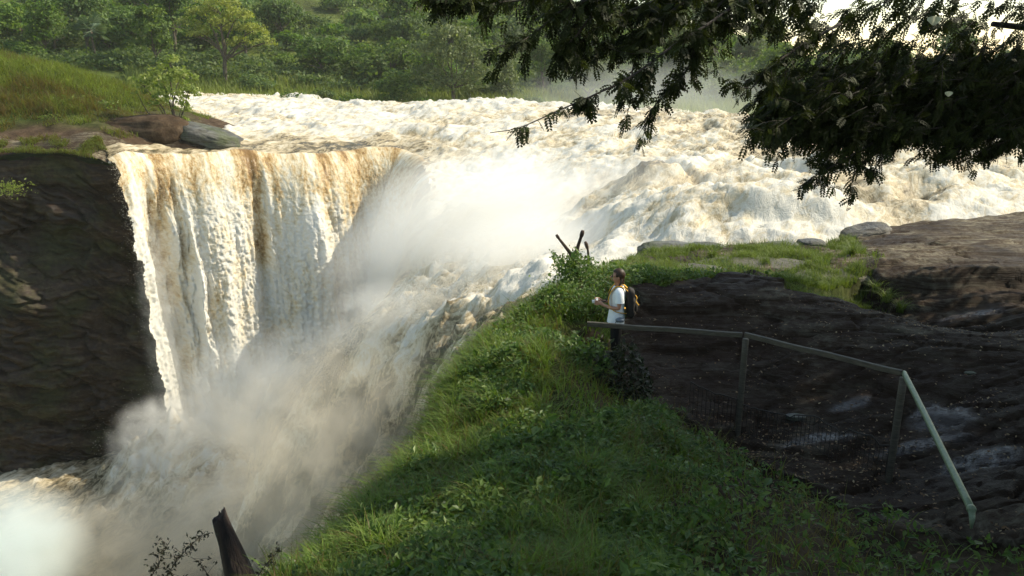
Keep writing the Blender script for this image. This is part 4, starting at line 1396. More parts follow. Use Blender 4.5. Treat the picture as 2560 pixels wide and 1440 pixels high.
for i, (px, py, Y, s_, lb) in enumerate([(60, 235, 43.5, 0.5, 'dark leafy weed clump in the dry grass, leftmost on the left bank'), (175, 255, 42.5, 0.45, 'dark leafy weed clump in the dry grass, middle of the left bank'), (262, 262, 43.5, 0.4, 'leafy weed clump just left of the leaning shrub'),
                                       (20, 470, 35.2, 0.5, 'bright grass clump hanging on the cliff face at the left edge'), (120, 300, 40.5, 0.4, 'low weed clump above the bare rock on the left bank')]):
    nn_ = 320
    C = rng.normal(size=(nn_, 3)) * np.array((s_ * 0.8, 0.3, s_ * 0.35))
    V, q = leaf_cards(C, np.tile((0.1, -0.5, 0.8), (nn_, 1)), 0.06, 0.4, 0.7, 0.1)
    rt = empty('weed_clump', P(px, py, Y), lb, 'weeds', 'weed clumps on the left bank')
    put('foliage', mesh_np('foliage', V, q, attrs={'tint': np.repeat(np.clip(rng.normal(0.25 + 0.4 * (i == 3), 0.2, nn_), 0, 1), 4)}, mats=[M_leaf_bush]), rt)
    mb = MB()
    for j in range(8):
        limb(mb, (0.04 * j - 0.16, 0, -0.5), C[rng.integers(nn_)], 0.012, 0.004, 4, 0.1, 4)
    mb.build('stem', M_bark, rt)

# ---- near grass
M_grass = leaf_mat('near_grass', (0.15, 0.11, 0.036), (0.115, 0.190, 0.028), (0.22, 0.29, 0.055), 0.45, 0.5)
M_herb = leaf_mat('herb_leaves', (0.036, 0.070, 0.014), (0.085, 0.150, 0.028), (0.17, 0.23, 0.05), 0.4, 0.45)


def ground_pts(n, xr, yr):
    x_ = rng.uniform(*xr, n)
    y_ = rng.uniform(*yr, n)
    return x_, y_


def near_z(x_, y_):
    z_, sd_, rk_ = near_ground(x_, y_)
    return z_, sd_, rk_


x_, y_ = ground_pts(330000, (-2.8, 4.2), (3.6, 14.5))
z_, sd_, rk_ = near_z(x_, y_)
pxx, pyy = pix(np.stack([x_, y_, z_], -1))
cov = 1.0 - sstep(1380, 1800, pxx + 160 * perlin(x_ * 1.3, y_ * 1.3, 1.0)) * 0.975
cov = cov * np.where((pxx > 1370) & (pyy > 800) & (pyy < 1130 - 0.25 * (pxx - 1370)), 0.12, 1)
cov = cov * (0.55 + 0.45 * sstep(-0.35, 0.25, perlin(x_ * 1.7, y_ * 1.7, 6.0)))
kp = (sd_ > -0.22) & (~rk_) & (rng.uniform(0, 1, len(x_)) < cov) & (pyy < 1480)
x_, y_, z_, sd_ = x_[kp], y_[kp], z_[kp], sd_[kp]
n = len(x_)
tuft = perlin(x_ * 2.2, y_ * 2.2, 9.0)
patch = perlin(x_ * 0.8, y_ * 0.8, 3.0)
Ln = rng.uniform(0.12, 0.30, n) * (1 + 0.7 * np.clip(tuft, 0, 1)) * (1 + 0.5 * sstep(0.5, 0.0, sd_))
V, F, k = blades(np.stack([x_, y_, z_ - 0.01], 1), Ln, rng.uniform(0.005, 0.013, n) * (0.8 + y_ / 14), rng.uniform(0.25, 1.25, n), 3, 0.9, np.stack([-0.5 * sstep(1.2, 0, sd_), -0.2 + 0 * sd_, 0 * sd_], 1))
ti = np.clip(0.55 + 0.22 * patch + rng.normal(0, 0.16, n) - 0.5 * (rng.uniform(0, 1, n) < 0.15) - 0.35 * (sstep(0.15, -0.2, sd_)), 0, 1)
tag(put('grass', mesh_np('grass', V, F, attrs={'tint': np.repeat(ti, k)}, mats=[M_grass])), 'lush green grass on the near bank above the gorge', 'grass', kind='stuff')

# low broad-leaved herbs in the grass
nh_ = 30000
x_, y_ = ground_pts(nh_, (-2.8, 4.8), (3.6, 13.5))
z_, sd_, rk_ = near_z(x_, y_)
pxx, pyy = pix(np.stack([x_, y_, z_], -1))
kp = (sd_ > -0.1) & (~rk_) & (perlin(x_ * 1.1, y_ * 1.1, 4.0) > -0.2) & (rng.uniform(0, 1, nh_) < 1 - 0.90 * sstep(1450, 1950, pxx)) & ~((pxx > 1400) & (pyy > 800) & (pyy < 1080 - 0.2 * (pxx - 1400)))
x_, y_, z_ = x_[kp], y_[kp], z_[kp]
per = 7
C = np.repeat(np.stack([x_, y_, z_ + 0.06], 1), per, 0)
C = C + rng.normal(size=C.shape) * np.array((0.05, 0.05, 0.035)) + np.repeat(np.stack([0 * x_, 0 * x_, rng.uniform(0, 0.12, len(x_))], 1), per, 0)
V, q = leaf_cards(C, np.tile((0, -0.25, 1.0), (len(C), 1)), 0.030, 0.48, 0.55, 0.15)
ti = np.clip(np.repeat(rng.normal(0.5, 0.2, len(x_)), per) + rng.normal(0, 0.12, len(C)), 0, 1)
tag(put('herbs', mesh_np('herbs', V, q, attrs={'tint': np.repeat(ti, 4)}, mats=[M_herb])), 'small broad-leaved herbs mixed in the near grass', 'herbs', kind='stuff')

# long-leaved tufts that stand out of the grass, each a plant of its own
def tuft_plant(px, py, z_, L, n, label, wid=0.012, name='grass_tuft', mat=None, grp='long-leaved tufts on the near bank'):
    p = gp(px, py + 0.06 * L * 1000)
    V, F, k = blades(rng.normal(size=(n, 3)) * np.array((0.03, 0.03, 0)) * (L / 0.3), L * rng.uniform(0.6, 1.1, n), np.full(n, wid), rng.uniform(0.4, 1.2, n), 5, 0.95)
    o = put(name, mesh_np(name, V, F, attrs={'tint': np.repeat(np.clip(rng.normal(0.62, 0.15, n), 0, 1), k)}, mats=[mat or M_grass]), loc=p)
    return tag(o, label, 'grass tuft', grp)


tuft_plant(1500, 1235, 0.5, 0.42, 26, 'arching long-leaved grass tuft in the shade below the wire mesh', 0.016)
tuft_plant(1450, 1225, 0.5, 0.34, 18, 'smaller arching tuft just left of the arching long-leaved one', 0.013)
tuft_plant(1390, 1180, 0.5, 0.30, 22, 'upright tuft above the two arching tufts', 0.011)
tuft_plant(1230, 975, 0.6, 0.36, 28, 'bright sunlit tuft at the gorge edge under the chute', 0.012)
tuft_plant(1120, 1010, 0.6, 0.36, 28, 'tuft hanging over the gorge edge, where the edge is notched', 0.012)
tuft_plant(900, 1290, 0.5, 0.36, 30, 'tuft on the gorge edge right of the dark leaning stump', 0.012)
tuft_plant(800, 1375, 0.6, 0.36, 30, 'tuft on the gorge edge nearest the dark leaning stump', 0.012)
tuft_plant(950, 1385, 0.8, 0.36, 24, 'tuft with curled blades at the bottom edge of the photo', 0.012)
tuft_plant(1360, 735, 0.9, 0.42, 26, 'tall thin sunlit tuft left of the bare forked stump', 0.010)

# green patch behind the dome: grass and sedge between the rocks
x_, y_ = ground_pts(150000, (1.2, 9.5), (12.4, 20.2))
z_, sd_, rk_ = near_z(x_, y_)
pxx, pyy = pix(np.stack([x_, y_, z_], -1))
pn = perlin(x_ * 0.9, y_ * 0.9, 2.0)
kp = (sd_ > 0.02) & (~rk_) & (pxx < 2290) & (rng.uniform(0, 1, len(x_)) < 0.07 + 0.85 * sstep(-0.15, 0.25, pn + 0.5 * perlin(x_ * 2.4, y_ * 2.0, 5.0)))
x_, y_, z_, sd_, pn = x_[kp], y_[kp], z_[kp], sd_[kp], pn[kp]
n = len(x_)
V, F, k = blades(np.stack([x_, y_, z_ - 0.01], 1), rng.uniform(0.08, 0.22, n) * (1 + 0.6 * np.clip(pn, 0, 1)), np.full(n, 0.011), rng.uniform(0.2, 0.9, n), 2, 0.9)
ti = np.clip(0.6 + 0.25 * pn + rng.normal(0, 0.16, n), 0, 1)
M_grass_s = leaf_mat('sunny_grass', (0.10, 0.085, 0.03), (0.105, 0.150, 0.030), (0.185, 0.225, 0.052), 0.4, 0.55)
tag(put('sunny_grass', mesh_np('sunny_grass', V, F, attrs={'tint': np.repeat(ti, k)}, mats=[M_grass_s])), 'sunlit grass between the flat rocks beside the rapids', 'grass', kind='stuff')
for i, (px, py, Y, lb) in enumerate([(2030, 690, 14.8, 'tall sedge tuft on the lit strip, left of the rock shelf notch'), (2215, 730, 13.9, 'big sedge tuft at the right end of the lit grass strip'), (2190, 705, 14.3, 'sedge tuft just left behind the big one at the right end'), (1780, 622, 18.6, 'round sedge tuft beside the small flat grey boulder'),
                                    (2130, 612, 19.0, 'sedge tuft in front of the grey-brown boulder at the rock shelf'), (2250, 760, 13.3, 'low sedge tuft at the tip of the lit grass strip')]):
    p = P(px, py, Y)
    tuft_plant(px, py, p[2], 0.42, 90, lb, 0.011, 'sedge_tuft', M_grass_s, 'sedge tufts beside the rapids')

# --- bare forked stump with creeper, at the top of the bank
M_dead = bark('dead_wood', (0.030, 0.016, 0.010), (0.11, 0.065, 0.042))
base = P(1445, 705, 12.4)
r = empty('forked_stump', base, 'bare forked dead stump wrapped in green creeper above the gorge', 'dead tree')


def rq(px, py, Y=12.4):
    return P(px, py, Y) - base


mb = MB()
mb.tube(resample([rq(1447, 720), rq(1444, 690), rq(1440, 655), rq(1433, 645)], 12), np.linspace(0.055, 0.042, 12), 9)
mb.build('trunk', M_dead, r)
mb = MB()
mb.tube(resample([rq(1436, 650), rq(1425, 632), rq(1408, 610), rq(1397, 596), rq(1391, 587)], 14), np.concatenate([np.linspace(0.036, 0.020, 12), [0.026, 0.020]]), 8)
mb.build('branch', M_dead, r)
mb = MB()
mb.tube(resample([rq(1436, 652), rq(1441, 630), rq(1448, 606), rq(1455, 585), rq(1457, 576)], 14), np.concatenate([np.linspace(0.036, 0.024, 11), [0.034, 0.034, 0.024]]), 8)
mb.build('branch', M_dead, r)
C0 = [(1440, 635, 0.10, 0.10), (1438, 655, 0.16, 0.12), (1420, 670, 0.22, 0.16), (1455, 670, 0.20, 0.16), (1400, 655, 0.12, 0.10), (1470, 655, 0.12, 0.12), (1435, 690, 0.32, 0.2), (1408, 700, 0.26, 0.2), (1470, 700, 0.26, 0.2), (1440, 730, 0.4, 0.22), (1385, 640, 0.05, 0.03)]
C = np.vstack([rq(a, b_, 12.35) + rng.normal(size=(int(900 * s1), 3)) * np.array((s1 * 0.5, 0.16, s2 * 0.5)) for a, b_, s1, s2 in C0])
V, q = leaf_cards(C, np.tile((0.1, -0.6, 0.7), (len(C), 1)), 0.026, 0.55, 0.6, 0.1)
put('creeper', mesh_np('creeper', V, q, attrs={'tint': np.repeat(np.clip(rng.normal(0.6, 0.2, len(C)), 0, 1), 4)}, mats=[M_herb]), r)

base = P(1466, 690, 12.7)
mb = MB()
mb.tube(resample([P(1472, 690, 12.7) - base, P(1471, 650, 12.7) - base, P(1470, 628, 12.7) - base, P(1466, 612, 12.7) - base, P(1463, 604, 12.7) - base], 14), np.concatenate([np.linspace(0.026, 0.018, 11), [0.028, 0.03, 0.02]]), 8)
o = mb.build('snapped_stem', M_dead, None)
o.location = base
tag(o, 'thin snapped dead stem with a knob on top, right of the forked stump', 'dead stem')

# bush of leaves behind the walker's hands
C0 = [(1480, 740, 11.3, 0.3), (1430, 760, 11.3, 0.35), (1490, 700, 12.2, 0.3), (1395, 745, 11.6, 0.3)]
for i, (a, b_, Yb, s1) in enumerate(C0):
    c0 = P(a, b_, Yb)
    nn_ = 420
    C = rng.normal(size=(nn_, 3)) * np.array((s1 * 0.55, 0.2, s1 * 0.4))
    V, q = leaf_cards(C, np.tile((0.1, -0.5, 0.8), (nn_, 1)), 0.024, 0.5, 0.6, 0.1)
    mb = MB()
    for j in range(10):
        limb(mb, (0.03 * j - 0.15, 0, -0.4), C[rng.integers(nn_)], 0.008, 0.003, 5, 0.1, 4)
    rt = empty('leafy_bush', c0, ['leafy green bush right in front of the walker hands', 'leafy bush on the bank lower left of the forked stump', 'leafy bush between the forked stump and the walker head', 'leafy bush on the bank farthest left of the walker'][i], 'bush', 'small bushes around the forked stump')
    put('foliage', mesh_np('foliage', V, q, attrs={'tint': np.repeat(np.clip(rng.normal(0.5, 0.2, nn_), 0, 1), 4)}, mats=[M_herb]), rt)
    mb.build('stem', M_dead, rt)

# dry stalks and fallen leaves: the odd dead things every slope has
x_, y_ = ground_pts(5200, (-2.8, 3.2), (3.8, 13.5))
z_, sd_, rk_ = near_z(x_, y_)
kp = (sd_ > -0.1) & (~rk_) & (perlin(x_ * 0.9, y_ * 0.9, 8.8) > 0.0)
B = np.stack([x_, y_, z_], 1)[kp]
V, F, k = blades(B, rng.uniform(0.25, 0.5, len(B)), np.full(len(B), 0.005), rng.uniform(0.2, 0.9, len(B)), 4, 0.7)
tag(put('dry_stalks', mesh_np('dry_stalks', V, F, attrs={'tint': np.repeat(np.clip(rng.normal(0.08, 0.12, len(B)), 0, 1), k)}, mats=[M_grass])), 'thin dry stalks standing in the near grass', 'stalks', kind='stuff')
M_litter = leaf_mat('dry_leaf_litter', (0.07, 0.035, 0.015), (0.17, 0.10, 0.05), (0.36, 0.27, 0.15), 0.1, 0.7)
x_, y_ = ground_pts(24000, (0.4, 8.0), (4.0, 12.5))
z_, sd_, rk_ = near_z(x_, y_)
dm = np.minimum(np.hypot(x_ - 3.6, (y_ - 8.6) * 1.2), np.hypot(x_ - 2.6, (y_ - 8.9) * 1.2))  # litter thickened behind the mesh, tan leaves in place of sun flecks
kp = rng.uniform(0, 1, len(x_)) < 0.12 + 0.75 * np.exp(-(dm / 0.9) ** 2) + 0.35 * (perlin(x_ * 1.2, y_ * 1.6, 3.3) > 0.28)
C = np.stack([x_, y_, z_ + 0.008], 1)[kp]
V, q = leaf_cards(C, np.tile((0, 0, 1.0), (len(C), 1)), 0.017, 0.5, 0.3, 0.15)
tag(put('leaf_litter', mesh_np('leaf_litter', V, q, attrs={'tint': np.repeat(np.clip(rng.normal(0.5, 0.25, len(C)), 0, 1), 4)}, mats=[M_litter])), 'dry fallen leaves littering the dark rock and path', 'leaf litter', kind='stuff')

# low bushes before the walker's legs; the dark one is added as shade
M_shade_bush = leaf_mat('shade_bush_leaves', (0.012, 0.010, 0.004), (0.018, 0.024, 0.006), (0.036, 0.050, 0.012), 0.2, 0.5)  # near-black leaves of the added bush, shade put into the colour
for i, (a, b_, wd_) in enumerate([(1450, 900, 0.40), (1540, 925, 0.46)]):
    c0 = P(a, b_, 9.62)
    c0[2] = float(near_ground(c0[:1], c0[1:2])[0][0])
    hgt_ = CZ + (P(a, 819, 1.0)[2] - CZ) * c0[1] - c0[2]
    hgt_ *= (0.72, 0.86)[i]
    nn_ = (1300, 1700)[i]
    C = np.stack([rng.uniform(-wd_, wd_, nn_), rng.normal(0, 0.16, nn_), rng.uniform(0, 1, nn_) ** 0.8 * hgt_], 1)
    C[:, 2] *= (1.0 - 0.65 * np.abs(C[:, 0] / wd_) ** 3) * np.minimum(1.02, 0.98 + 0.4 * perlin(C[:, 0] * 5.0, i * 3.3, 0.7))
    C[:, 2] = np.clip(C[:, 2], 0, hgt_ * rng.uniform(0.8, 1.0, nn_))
    rt = empty('low_bush', c0, ['low green bush under the left end of the rail', 'added dark bush standing in for the shade over the walker legs', 'added dark bush standing in for shade under the rail, right of the walker'][i], 'bush', 'low bushes below the rail')
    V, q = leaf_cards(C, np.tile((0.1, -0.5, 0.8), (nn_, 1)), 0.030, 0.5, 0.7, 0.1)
    put('foliage', mesh_np('foliage', V, q, attrs={'tint': np.repeat(np.clip(rng.normal(0.45, 0.22, nn_), 0, 1), 4)}, mats=[M_shade_bush if i else M_herb]), rt)
    mb = MB()
    for j in range(12):
        limb(mb, (0.04 * j - 0.22, 0, -0.1), C[rng.integers(nn_)], 0.007, 0.003, 5, 0.1, 4)
    mb.build('stem', M_dead, rt)

# --- dark leaning stump at the bottom edge, close to the camera
M_stump = bark('charred_bark', (0.010, 0.006, 0.005), (0.040, 0.024, 0.018))
base = P(610, 1470, 4.7)
ax = resample([P(620, 1500, 4.72) - base, P(592, 1420, 4.7) - base, P(573, 1360, 4.7) - base, P(557, 1318, 4.7) - base, P(548, 1290, 4.7) - base], 40)
rad = np.interp(np.linspace(0, 1, 40), [0, 0.35, 0.7, 1], [0.098, 0.086, 0.062, 0.047])
nu = 40
aa = np.linspace(0, 2 * math.pi, nu, endpoint=False)
tg = np.gradient(ax, axis=0)
tg /= np.linalg.norm(tg, axis=1)[:, None]
s0 = np.cross(tg, (0, 1, 0))
s0 /= np.linalg.norm(s0, axis=1)[:, None]
b1 = np.cross(tg, s0)
hh_ = np.arange(40)[:, None] * 0.02
rr_ = rad[:, None] * (1 + 0.12 * fbm(np.cos(aa) * 1.6, np.sin(aa) * 1.6, hh_ * 2.0, 4) + 0.10 * fbm(np.cos(aa) * 5, np.sin(aa) * 5, hh_ * 6, 3, 0.6, 'r'))
V = ax[:, None, :] + rr_[:, :, None] * (np.cos(aa)[None, :, None] * s0[:, None, :] + np.sin(aa)[None, :, None] * b1[:, None, :])
V[-1] += (0.022 * np.cos(aa + 2.7) + 0.006 * rng.normal(size=nu))[:, None] * tg[-1] * 1.6
V = np.vstack([V.reshape(-1, 3), V[-1].mean(0) - tg[-1] * 0.015])
i = np.arange(40 * nu).reshape(40, nu)
j = np.roll(i, -1, 1)
q = np.stack([i[:-1], j[:-1], j[1:], i[1:]], -1).reshape(-1, 4)
o = put('leaning_stump', mesh_np('leaning_stump', V, q, [(40 * nu, 39 * nu + k_, 39 * nu + (k_ + 1) % nu) for k_ in range(nu)], smooth=True, mats=[M_stump]), loc=base)
tag(o, 'dark charred stump leaning over the gorge at the bottom edge', 'stump')

# --- twiggy plants beside it
M_twig_leaf = leaf_mat('dark_twig_leaves', (0.010, 0.010, 0.005), (0.028, 0.026, 0.010), (0.055, 0.055, 0.018), 0.25, 0.5)
for i, (pts_, lb, dens) in enumerate([
        ([(340, 1500), (385, 1430), (415, 1370), (427, 1350)], 'dark leafy twig standing against the brown pool, leftmost by the leaning stump', 70),
        ([(395, 1490), (430, 1420), (470, 1370), (515, 1328)], 'longest dark leafy twig beside the leaning stump, reaching up to its bark', 80),
        ([(530, 1470), (515, 1430), (495, 1405), (476, 1392)], 'thin pale twig with few leaves, nearest left of the leaning stump', 14),
        ([(640, 1450), (655, 1425), (675, 1400), (690, 1384)], 'little dark twig on the right side of the leaning stump', 30)]):
    pts3 = resample([P(a, b_, 4.4) for a, b_ in pts_], 14)
    rt = empty('leafy_twig', pts3[0], lb, 'twig', 'twigs beside the leaning stump')
    rel_ = pts3 - pts3[0]
    mb = MB()
    mb.tube(rel_, np.linspace(0.004, 0.0015, 14), 5)
    C = []
    for k_ in range(int(dens * 0.3)):
        tt_ = rng.uniform(0.25, 1.0)
        p = rel_[int(tt_ * 13)]
        e = p + rng.normal(size=3) * 0.035 + np.array((0.02, 0, 0.03))
        limb(mb, p, e, 0.0015, 0.0008, 4, 0.1, 4)
        C += [e + rng.normal(size=3) * 0.012 for _ in range(4)]
    C += [rel_[int(rng.uniform(0.3, 1) * 13)] + rng.normal(size=3) * 0.015 for _ in range(dens)]
    C = np.array(C)
    mb.build('stem', M_dead, rt)
    V, q = leaf_cards(C, np.tile((0.1, -0.7, 0.4), (len(C), 1)), 0.012, 0.4, 0.8, 0.1)
    put('foliage', mesh_np('foliage', V, q, attrs={'tint': np.repeat(np.clip(rng.normal(0.4, 0.2, len(C)), 0, 1), 4)}, mats=[M_twig_leaf]), rt)
# ================================================================== THE TREE OVERHEAD
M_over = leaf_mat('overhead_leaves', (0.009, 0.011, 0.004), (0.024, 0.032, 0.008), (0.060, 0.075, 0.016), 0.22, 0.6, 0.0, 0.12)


def pinnate(base, direc, L, pairs=8, lw=0.20, wid=0.34, droop=0.35):
    """feather leaves: a thin stalk with paired leaflets; base, direc (n,3), L (n,)"""
    n = len(base)
    d = direc / (np.linalg.norm(direc, axis=1)[:, None] + 1e-9)
    r = rng.normal(size=(n, 3)) * 0.7 + np.array((0, 0, 1.0))
    s = np.cross(d, r)
    s /= np.linalg.norm(s, axis=1)[:, None] + 1e-9
    nn = np.cross(s, d)
    quads = []
    for i in range(pairs):
        u = 0.14 + 0.82 * i / (pairs - 1)
        ln = lw * (1 - 0.45 * abs(u - 0.5) * 2) ** 0.7
        for sg in (-1, 1):
            a = (u, 0, 0)
            tip = (u + 0.45 * ln, sg * ln, -droop * 0.10)
            w1 = (u + 0.10 * ln + 0.14 * ln * wid * 2, sg * ln * 0.45 - 0.0, 0.0)
            w2 = (u + 0.42 * ln + 0.25 * ln * wid, sg * ln * 0.40, -0.01)
            w1 = (u + 0.03, sg * ln * 0.52, 0.004)
            w2 = (u + 0.42 * ln + 0.02 + 0.02 * wid, sg * ln * 0.42, -0.004)
            w1 = (u + 0.225 * ln - wid * ln * 0.40, sg * (0.5 * ln + wid * ln * 0.18), 0.0)
            w2 = (u + 0.225 * ln + wid * ln * 0.40, sg * (0.5 * ln - wid * ln * 0.18), 0.0)
            quads.append((a, w1, tip, w2))
    quads.append(((0, 0.008, 0), (0, -0.008, 0), (1, -0.004, 0), (1, 0.004, 0)))
    T = np.array(quads)                              # (k,4,3)
    u = T[..., 0]
    T = T.copy()
    T[..., 2] -= droop * u ** 2
    k = T.shape[0]
    L_ = L[:, None, None, None]
    V = base[:, None, None, :] + L_ * (T[None, ..., 0:1] * d[:, None, None, :] + T[None, ..., 1:2] * s[:, None, None, :])
    V = V + L_ * T[None, ..., 2:3] * np.array((0, 0, 1.0)) * 0.6 + L_ * T[None, ..., 2:3] * nn[:, None, None, :] * 0.4
    return V.reshape(-1, 3), np.arange(n * k * 4).reshape(-1, 4), k * 4


def leaves_mesh(name, base, direc, L, **kw):
    V, q, k = pinnate(base, direc, L, **kw)
    ti = np.clip(rng.normal(0.45, 0.2, len(base)), 0, 1)
    return mesh_np(name, V, q, attrs={'tint': np.repeat(ti, k)}, mats=[M_over])


TR = np.array((12.2, 8.6, 0.9))
tree = empty('overhanging_tree', TR, 'large dark tree overhead, its feathery branches hanging into the top right', 'tree')
mb = MB()
crown_c = np.array((10.6, 8.0, 5.2))
limb(mb, (0, 0, -1.2), (0.1, 0.1, 3.2), 0.36, 0.27, 10, 0.05, 12)
mb.build('trunk', M_bark_dark, tree)
fork = TR + np.array((0.1, 0.1, 3.1))

# limbs that carry the foliage
mb = MB()
limb_ends = [P(2300, -60, 7.6), P(2250, 170, 8.6), P(2480, 60, 8.0), (5.0, 6.2, 6.2), (2.6, 5.6, 5.8), (0.8, 5.2, 5.4), (12.4, 5.0, 8.6), (12.5, 12.0, 8.0), (12.5, 14.2, 7.4), (12.5, 8.2, 10.0), (9.4, 2.4, 6.6), (8.4, 4.8, 7.2)]
paths = []
for e in limb_ends:
    paths.append(limb(mb, fork - TR, np.asarray(e) - TR, 0.16, 0.025, 14, 0.05, 7, sag=-0.25))
mb.build('limb', M_bark_dark, tree)

# the twigs that hang into view: photo-surveyed lines, each with its own leaves
TW = [
    # points, leaves, spread along, leaf length
    ([(1920, -60, 6.0), (1800, 40, 5.7), (1690, 110, 5.5), (1580, 190, 5.3), (1480, 240, 5.15), (1400, 275, 5.05), (1345, 300, 5.0), (1290, 322, 4.95), (1225, 332, 4.9)], 150, 0.03),
    ([(1560, -80, 5.6), (1480, -10, 5.5), (1400, 30, 5.4), (1340, 80, 5.3), (1290, 110, 5.25), (1262, 140, 5.2)], 230, 0.07),
    ([(1800, -60, 5.8), (1690, 20, 5.7), (1620, 80, 5.6), (1585, 160, 5.55), (1578, 220, 5.5), (1585, 268, 5.5)], 210, 0.06),
    ([(1900, -80, 6.0), (1790, 20, 5.9), (1745, 90, 5.8), (1725, 160, 5.8), (1680, 220, 5.75), (1640, 260, 5.7), (1598, 325, 5.7)], 190, 0.055),
    ([(1500, -90, 5.7), (1400, -30, 5.6), (1300, 0, 5.5), (1200, 8, 5.4), (1120, 2, 5.3), (1070, -5, 5.3)], 170, 0.06),
    ([(1750, -70, 6.0), (1640, 0, 5.8), (1540, 40, 5.7), (1470, 80, 5.6), (1440, 150, 5.6)], 240, 0.08),
    ([(1850, -90, 6.2), (1740, -20, 6.0), (1660, 40, 5.9), (1570, 90, 5.8), (1500, 130, 5.7)], 240, 0.08),
    ([(2000, -60, 6.5), (1920, 0, 6.3), (1850, 30, 6.2), (1790, 60, 6.1), (1760, 110, 6.0)], 210, 0.09),
    ([(2100, 60, 7.0), (2010, 110, 6.8), (1950, 150, 6.6), (1905, 190, 6.5), (1870, 230, 6.4), (1830, 245, 6.4)], 170, 0.07),
    ([(2250, 320, 7.4), (2160, 370, 7.2), (2090, 410, 7.1), (2040, 440, 7.0), (2005, 465, 7.0)], 150, 0.06),
    ([(2320, 300, 7.6), (2250, 350, 7.5), (2200, 380, 7.4), (2150, 415, 7.3), (2120, 480, 7.3)], 120, 0.07),
    ([(2520, 240, 7.8), (2460, 310, 7.7), (2420, 350, 7.6), (2370, 380, 7.5), (2350, 392, 7.5)], 170, 0.09),
    ([(2600, 280, 7.8), (2560, 330, 7.7), (2500, 360, 7.6), (2440, 385, 7.6)], 130, 0.08),
    ([(2150, 230, 7.2), (2050, 270, 7.0), (1960, 300, 6.9), (1910, 330, 6.8), (1895, 345, 6.8)], 200, 0.10),
    ([(1150, -60, 5.4), (1115, -20, 5.35), (1100, 5, 5.3)], 60, 0.05),
    ([(1480, 40, 5.6), (1440, 90, 5.55), (1405, 130, 5.5), (1395, 150, 5.5)], 70, 0.05),
]
for pts_, nl, sp in TW:
    nl = int(nl * 1.55)
    sp = sp * 1.5
    pts3 = resample([P(*a) for a in pts_], 40) - TR
    mb = MB()
    mb.tube(pts3, np.linspace(0.014, 0.0025, 40), 5)
    n_side = max(4, nl // 14)
    bases, dirs = [], []
    axis = np.gradient(pts3, axis=0)
    axis /= np.linalg.norm(axis, axis=1)[:, None]
    for k in range(n_side):
        t_ = rng.uniform(0.08, 0.98)
        i = int(t_ * 39)
        L = sp * rng.uniform(1.0, 2.6)
        dv = axis[i] * 0.9 + rng.normal(size=3) * 0.7 + np.array((0, 0, -0.25))
        dv /= np.linalg.norm(dv)
        e = pts3[i] + dv * L
        tw = limb(mb, pts3[i], e, 0.0035, 0.0012, 6, 0.1, 4)
        for m in range(max(2, int(nl * 0.75 / n_side))):
            j = rng.integers(1, 6)
            bases.append(tw[j])
            dirs.append(dv * 0.5 + rng.normal(size=3) * 0.6 + np.array((0, 0, -0.25)))
    for k in range(int(nl * 0.3)):
        i = int(rng.uniform(0.1, 1.0) * 39)
        bases.append(pts3[i])
        dirs.append(axis[i] * 0.5 + rng.normal(size=3) * 0.7 + np.array((0, 0, -0.2)))
    br = mb.build('hanging_branch', M_bark_dark, tree)
    nb_ = len(bases)
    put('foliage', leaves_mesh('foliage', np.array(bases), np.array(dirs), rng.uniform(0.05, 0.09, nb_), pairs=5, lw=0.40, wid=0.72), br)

# the dense mass of the crown on the right: sprays of feather leaves
MASS = [(2000, 240, 7.4, 0.33, 0.22, 700), (2120, 230, 7.6, 0.42, 0.30, 1000), (2260, 240, 7.8, 0.5, 0.34, 1200), (2400, 230, 8.0, 0.5, 0.38, 1200), (2530, 240, 8.2, 0.45, 0.42, 1100), (1960, 290, 7.3, 0.25, 0.14, 420), (2060, 310, 7.4, 0.35, 0.16, 520),
        (2180, 315, 7.5, 0.35, 0.18, 520), (2330, 320, 7.7, 0.40, 0.15, 480), (2470, 320, 7.8, 0.40, 0.16, 500), (2110, 350, 7.3, 0.10, 0.12, 180), (2200, 160, 8.2, 0.36, 0.16, 190), (2420, 140, 8.2, 0.5, 0.18, 260),
        (2060, 60, 7.4, 0.45, 0.14, 220), (2250, 40, 7.6, 0.5, 0.16, 260), (2450, 30, 7.8, 0.6, 0.18, 300), (1960, 10, 7.0, 0.4, 0.14, 230), (2150, 120, 7.8, 0.4, 0.10, 110), (2500, 120, 8.0, 0.4, 0.2, 130), (1800, -10, 6.6, 0.4, 0.12, 200), (1650, -15, 6.2, 0.4, 0.09, 120), (1480, -10, 6.0, 0.4, 0.08, 100), (1330, -20, 5.8, 0.3, 0.07, 60),
        (2680, 230, 8.4, 0.5, 0.4, 800), (2860, 200, 8.8, 0.6, 0.45, 800), (2740, 60, 8.4, 0.6, 0.3, 450), (3050, 100, 9.2, 0.7, 0.5, 800)]
bases, dirs = [], []
mb = MB()
for px, py, Y_, sx, sz, nl in MASS:
    c0 = P(px, py, Y_) - TR
    nl = int(nl * (1.25 if py > 180 else 0.95))
    ns = max(8, nl // 14)
    g = rng.normal(size=(ns, 3))
    g = g / np.linalg.norm(g, axis=1)[:, None] * rng.uniform(0.2, 1, ns)[:, None] ** 0.5
    st = c0 + g * np.array((sx, 0.45, sz))
    # sprays run down to the left
    dv = np.array((-0.8, -0.05, -0.5)) + rng.normal(size=(ns, 3)) * 0.5
    for a, d_ in zip(st, dv):
        L = rng.uniform(0.2, 0.42)
        tw = limb(mb, a - d_ * L * 0.6, a + d_ * L * 0.5, 0.004, 0.0012, 6, 0.08, 4)
        m = nl // ns
        j = rng.uniform(0, 5, m)
        ji = j.astype(int)
        pp = tw[ji] + (tw[np.minimum(ji + 1, 5)] - tw[ji]) * (j - ji)[:, None]
        bases.append(pp)
        dirs.append(d_ * 0.9 + rng.normal(size=(m, 3)) * 0.55)
